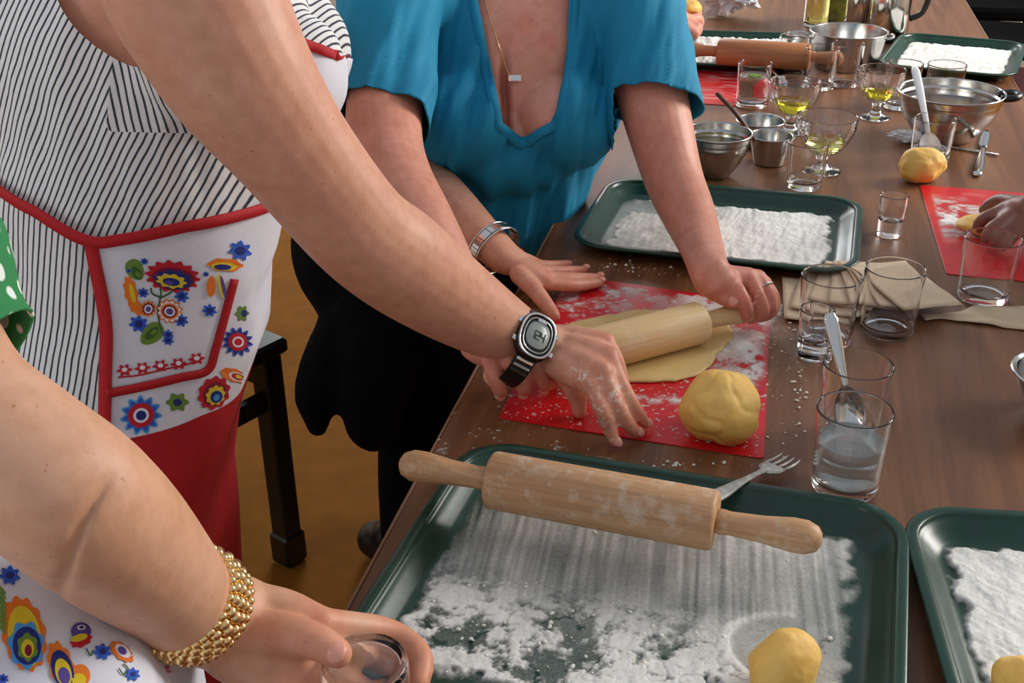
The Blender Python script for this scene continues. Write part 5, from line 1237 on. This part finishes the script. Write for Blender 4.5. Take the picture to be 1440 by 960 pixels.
pd, rD = bystander('person beyond the right border pressing dough on the right red mat', 0.86, 1.80, math.radians(188), 'navy_cloth', 'skin_d', plain('black hair', (26, 20, 18), 0.6), exD)
V, F, N = union([limb([(sD, 0.068), (sD*0.45+eD*0.55, 0.058)], 5, 20)], 0.006, 3); mk('sleeve', V-rD, F, 'navy_cloth', pd)
kE = J((962, 22, 0.835), (970, 28, 0.832), (974, 36, 0.826), (972, 44, 0.818))
fE = [[kE[0]]+J((975, 12, 0.838), (982, 18, 0.825), (978, 26, 0.815)), [kE[1]]+J((982, 25, 0.832), (984, 34, 0.816), (976, 38, 0.806)),
      [kE[2]]+J((982, 38, 0.824), (980, 46, 0.808), (972, 46, 0.800)), [kE[3]]+J((978, 46, 0.815), (974, 52, 0.802), (966, 52, 0.798))]
tE = J((950, 16, 0.838), (958, 8, 0.842), (968, 6, 0.842), (976, 8, 0.840))
wE = P(940, 28, 0.838); eE = np.array([-0.46, 2.62, 0.98]); sE = np.array([-0.58, 2.55, 1.22])
exE = [limb([(sE, 0.06), (eE, 0.046), (eE*0.5+wE*0.5, 0.042), (wE, 0.032), (P(950, 28, 0.835), 0.034, 0.028)], 6, 20)]+palm(P(946, 28, 0.836), 0.034, kE, (0, 0, 1), 0.0140, 0.0180)+[finger(f, (0.0115, 0.0110, 0.0105, 0.0085)) for f in fE]+[finger(tE, (0.0145, 0.0125, 0.0112, 0.0090))]
pe, rE = bystander('person hidden behind the teal shirt whose hand holds dough over the far tray', -0.56, 2.44, math.radians(20), 'apron_red', 'skin_b', plain('grey hair', (120, 112, 104), 0.6), exE, 0.14)
q = P(974, 14, 0.846); dough('bit of dough held in the hand at the far tray', 0, 0, 0.030, 0.024, 0.016, 51, 0.3, pos=(q[0]-0.012, q[1], 0.838), group='lumps of yellow dough')

# ================================================================== worn things
def ring_frame(c, axis, up):
    X = np.asarray(axis, float)/np.linalg.norm(axis); Z = np.asarray(up, float); Z = Z-X*(Z@X); Z /= np.linalg.norm(Z); Y = np.cross(Z, X)
    return X, Y, Z
def mk_in(name, V, F, frame_, c, mat, parent, smooth=True):
    X, Y, Z = frame_; V = np.asarray(V, float)
    if parent.name.startswith('wristwatch') and not name.startswith('strap'): V = (V-np.array([0, 0, rb]))*np.array([1.15, 1.15, 1.0])+np.array([0, 0, rb])
    return mk(name, V[:, :1]*X+V[:, 1:2]*Y+V[:, 2:3]*Z, F, mat, parent, smooth)
# digital watch
wc = P(731, 489, 0.8165)-CF*0.006; ax = P(772, 488, 0.814)-D(696, 448, 1.225); upw = -CF*0.75+np.array([0, 0, 0.55])+CR*0.12
fw = ring_frame(wc, ax, upw)
wt = thing('wristwatch', 'black and silver digital watch on the wrist above the rolling pin', 'watch', tuple(wc))
ra, rb = 0.0405, 0.0355
def wband(t0, t1, w0, w1, th=0.0022, n=40, roff=0.0):
    V, F = [], []
    for k in range(n+1):
        t = t0+(t1-t0)*k/n; w_ = w0+(w1-w0)*abs(2*k/n-1)
        for dr, dx in ((0, -w_), (th, -w_), (th, w_), (0, w_)): V.append((dx, (ra+roff+dr)*math.sin(t), (rb+roff+dr)*math.cos(t)))
    for k in range(n):
        for j in range(4): F.append((k*4+j, k*4+(j+1) % 4, k*4+4+(j+1) % 4, k*4+4+j))
    F += [(3, 2, 1, 0), (n*4, n*4+1, n*4+2, n*4+3)]; return V, F
mk_in('strap', *wband(0.45, 2*math.pi-0.45, 0.0085, 0.012), fw, wc, 'black_plastic', wt, False)
for sgn in (-1, 1):
    for k in range(3): mk_in('strap_link', *wband(sgn*0.62+sgn*0.17*k, sgn*0.62+sgn*0.17*k+sgn*0.07, 0.0095, 0.0095, 0.0034, 4), fw, wc, 'steel_pol', wt, False)
def oval(rx, ry, z0, z1, ins=0.002, n=36, sq=0.16):
    def lp(s, z): return [((rx-s)*math.cos(t)*(1+sq*math.sin(2*t)**2*0.5), (ry-s)*math.sin(t)*(1+sq*math.sin(2*t)**2*0.5), z) for t in np.linspace(0, 2*math.pi, n+1)[:-1]]
    return loft([lp(0.002, z0), lp(0, z0+0.002), lp(0, z1-ins), lp(ins, z1)])
zc = rb-0.0015
mk_in('case', *oval(0.0185, 0.0230, zc-0.004, zc+0.0085), fw, wc, 'black_plastic', wt)
def annulus(rx, ry, w_, z0, z1, n=40, sq=0.16):
    def lp(s, z): return [((rx-s)*math.cos(t)*(1+sq*math.sin(2*t)**2*0.5), (ry-s)*math.sin(t)*(1+sq*math.sin(2*t)**2*0.5), z) for t in np.linspace(0, 2*math.pi, n+1)[:-1]]
    return loft([lp(0, z0), lp(0.0004, z1), lp(w_, z1), lp(w_, z0)], close=True)
mk_in('bezel', *annulus(0.0180, 0.0222, 0.0022, zc+0.0080, zc+0.0100), fw, wc, 'silver', wt)
mk_in('inner_ring', *annulus(0.0142, 0.0175, 0.0012, zc+0.0080, zc+0.0098), fw, wc, 'silver', wt)
MAT['lcd'] = plain('grey liquid crystal display', (150, 156, 150), 0.25)
mk_in('screen', *oval(0.0112, 0.0128, zc+0.0080, zc+0.0092, 0.0004), fw, wc, 'lcd', wt)
mk_in('name_plate', *[np.array(box(0, 0.0150, zc+0.0094, 0.0090, 0.0032, 0.0012)[0]), box(0, 0, 0, 1, 1, 1)[1]], fw, wc, 'silver', wt, False)
for sx in (-1, 1):
    for sy in (-1, 1): mk_in('button', *[np.array(box(sx*0.0190, sy*0.0095, zc+0.003, 0.004, 0.005, 0.004)[0]), box(0, 0, 0, 1, 1, 1)[1]], fw, wc, 'silver', wt, False)
SEG = {'1': 'bc', '2': 'abged', '4': 'fgbc', '0': 'abcdef', '6': 'afgedc'}
def digits(txt, w_=0.0036, h=0.0078, gap=0.0014):
    V, F = [], []; x = -((w_+gap)*len(txt)-gap)/2
    S = {'a': (0, h, w_, h), 'g': (0, h/2, w_, h/2), 'd': (0, 0, w_, 0), 'f': (0, h/2, 0, h), 'b': (w_, h/2, w_, h), 'e': (0, 0, 0, h/2), 'c': (w_, 0, w_, h/2)}
    for ch in txt:
        for s in SEG.get(ch, ''):
            x0, y0, x1, y1 = S[s]; b = box(x+(x0+x1)/2, (y0+y1)/2-h/2, zc+0.0094, abs(x1-x0)+0.0009, abs(y1-y0)+0.0009, 0.0005)
            o = len(V); V += b[0]; F += [tuple(i+o for i in f) for f in b[1]]
        x += w_+gap
    return V, F
V, F = digits('124'); V = [(x, y, z) for x, y, z in V]
mk_in('digits', V, F, ring_frame(wc, ax, upw), wc, 'black_plastic', wt, False)
# silver bracelet on the flat hand
sc_ = P(694, 349, 0.790); sax = P(722, 368, 0.783)-P(680, 338, 0.797); fs = ring_frame(sc_, sax, (0, 0, 1))
sbk = thing('silver_bracelet', 'silver link bracelet on the wrist of the flat hand', 'bracelet', tuple(sc_))
for k in range(16):
    t0 = 2*math.pi*k/16; V, F = [], []
    for kk in range(5):
        t = t0+0.36*kk/4
        for dr, dx in ((0, -0.0065), (0.0022, -0.0055), (0.0022, 0.0055), (0, 0.0065)): V.append((dx, (0.0375+dr)*math.sin(t), (0.0335+dr)*math.cos(t)))
    for kk in range(4):
        for j in range(4): F.append((kk*4+j, kk*4+(j+1) % 4, kk*4+4+(j+1) % 4, kk*4+4+j))
    F += [(3, 2, 1, 0), (16, 17, 18, 19)]
    mk_in('link', V, F, fs, sc_, 'silver', sbk, False)
for sx in (-0.0085, 0.0085): mk_in('edge_band', *tube([(sx, 0.0390*math.sin(t), 0.0350*math.cos(t)) for t in np.linspace(0, 2*math.pi, 41)], 0.0013, 6, caps=False), fs, sc_, 'silver', sbk)
# gold bead bracelet
gc = D(268, 848, 0.760); gax = D(335, 878, 0.80)-D(228, 815, 0.72); fg = ring_frame(gc, gax, -CF)
gb = thing('gold_bracelet', 'wide gold bead bracelet on the wrist at the lower left', 'bracelet', tuple(gc))
bv, bf = ICO[2]
for row, (dx, r, n) in enumerate(((-0.0125, 0.0034, 38), (-0.0066, 0.0044, 28), (0.0, 0.0050, 25), (0.0066, 0.0044, 28), (0.0125, 0.0034, 38))):
    V, F = [], []
    for k in range(n):
        t = 2*math.pi*(k+0.5*(row % 2))/n; c = np.array([dx, 0.0368*math.sin(t), 0.0355*math.cos(t)]); o = len(V)
        V += [tuple(c+q*r*np.array([0.95, 1, 1])) for q in bv]; F += [tuple(i+o for i in f) for f in bf]
    mk_in('bead_row', V, F, fg, gc, 'gold', gb)
# ring, necklace and pendant
rc = (fB[2][0]*0.35+fB[2][1]*0.65); rax = fB[2][1]-fB[2][0]; fr_ = ring_frame(rc, rax, -CF)
rg = thing('finger_ring', 'thin silver ring on the fist at the right end of the pin', 'ring', tuple(rc))
mk_in('ring_band', *tube([(0, 0.0112*math.sin(t), 0.0112*math.cos(t)) for t in np.linspace(0, 2*math.pi, 33)], 0.0012, 8, caps=False), fr_, rc, 'silver', rg)
mk_in('ring_stone', *[np.array(ICO[2][0])*0.0026+np.array([0, 0.003, 0.0118]), ICO[2][1]], fr_, rc, 'silver', rg)
pts = []
for uu_, vv_ in ((676, -20), (686, 15), (694, 40), (702, 66), (710, 90), (717, 108)):
    h, n_ = ray_px(BBV2, uu_, vv_)
    if h is not None: pts.append(h-CF*0.002)
nc_root = pts[-1]; nk_ = thing('necklace', 'fine silver necklace with a small pendant above the scoop neckline', 'necklace', tuple(nc_root))
mk('chain', *tube(catmull(np.array(pts)-nc_root, 5), 0.0009, 6), 'gold', nk_)
h, n_ = ray_px(BBV2, 724, 111); pv = (h-CF*0.004)-nc_root
mk('pendant', *[np.array([pv+CR*x*0.009+CD_*y*0.0045-CF*z*0.002 for x, y, z in np.array(box(0, 0, 0, 2, 2, 2, 0.3)[0])]), box(0, 0, 0, 2, 2, 2, 0.3)[1]], 'silver', nk_, False)
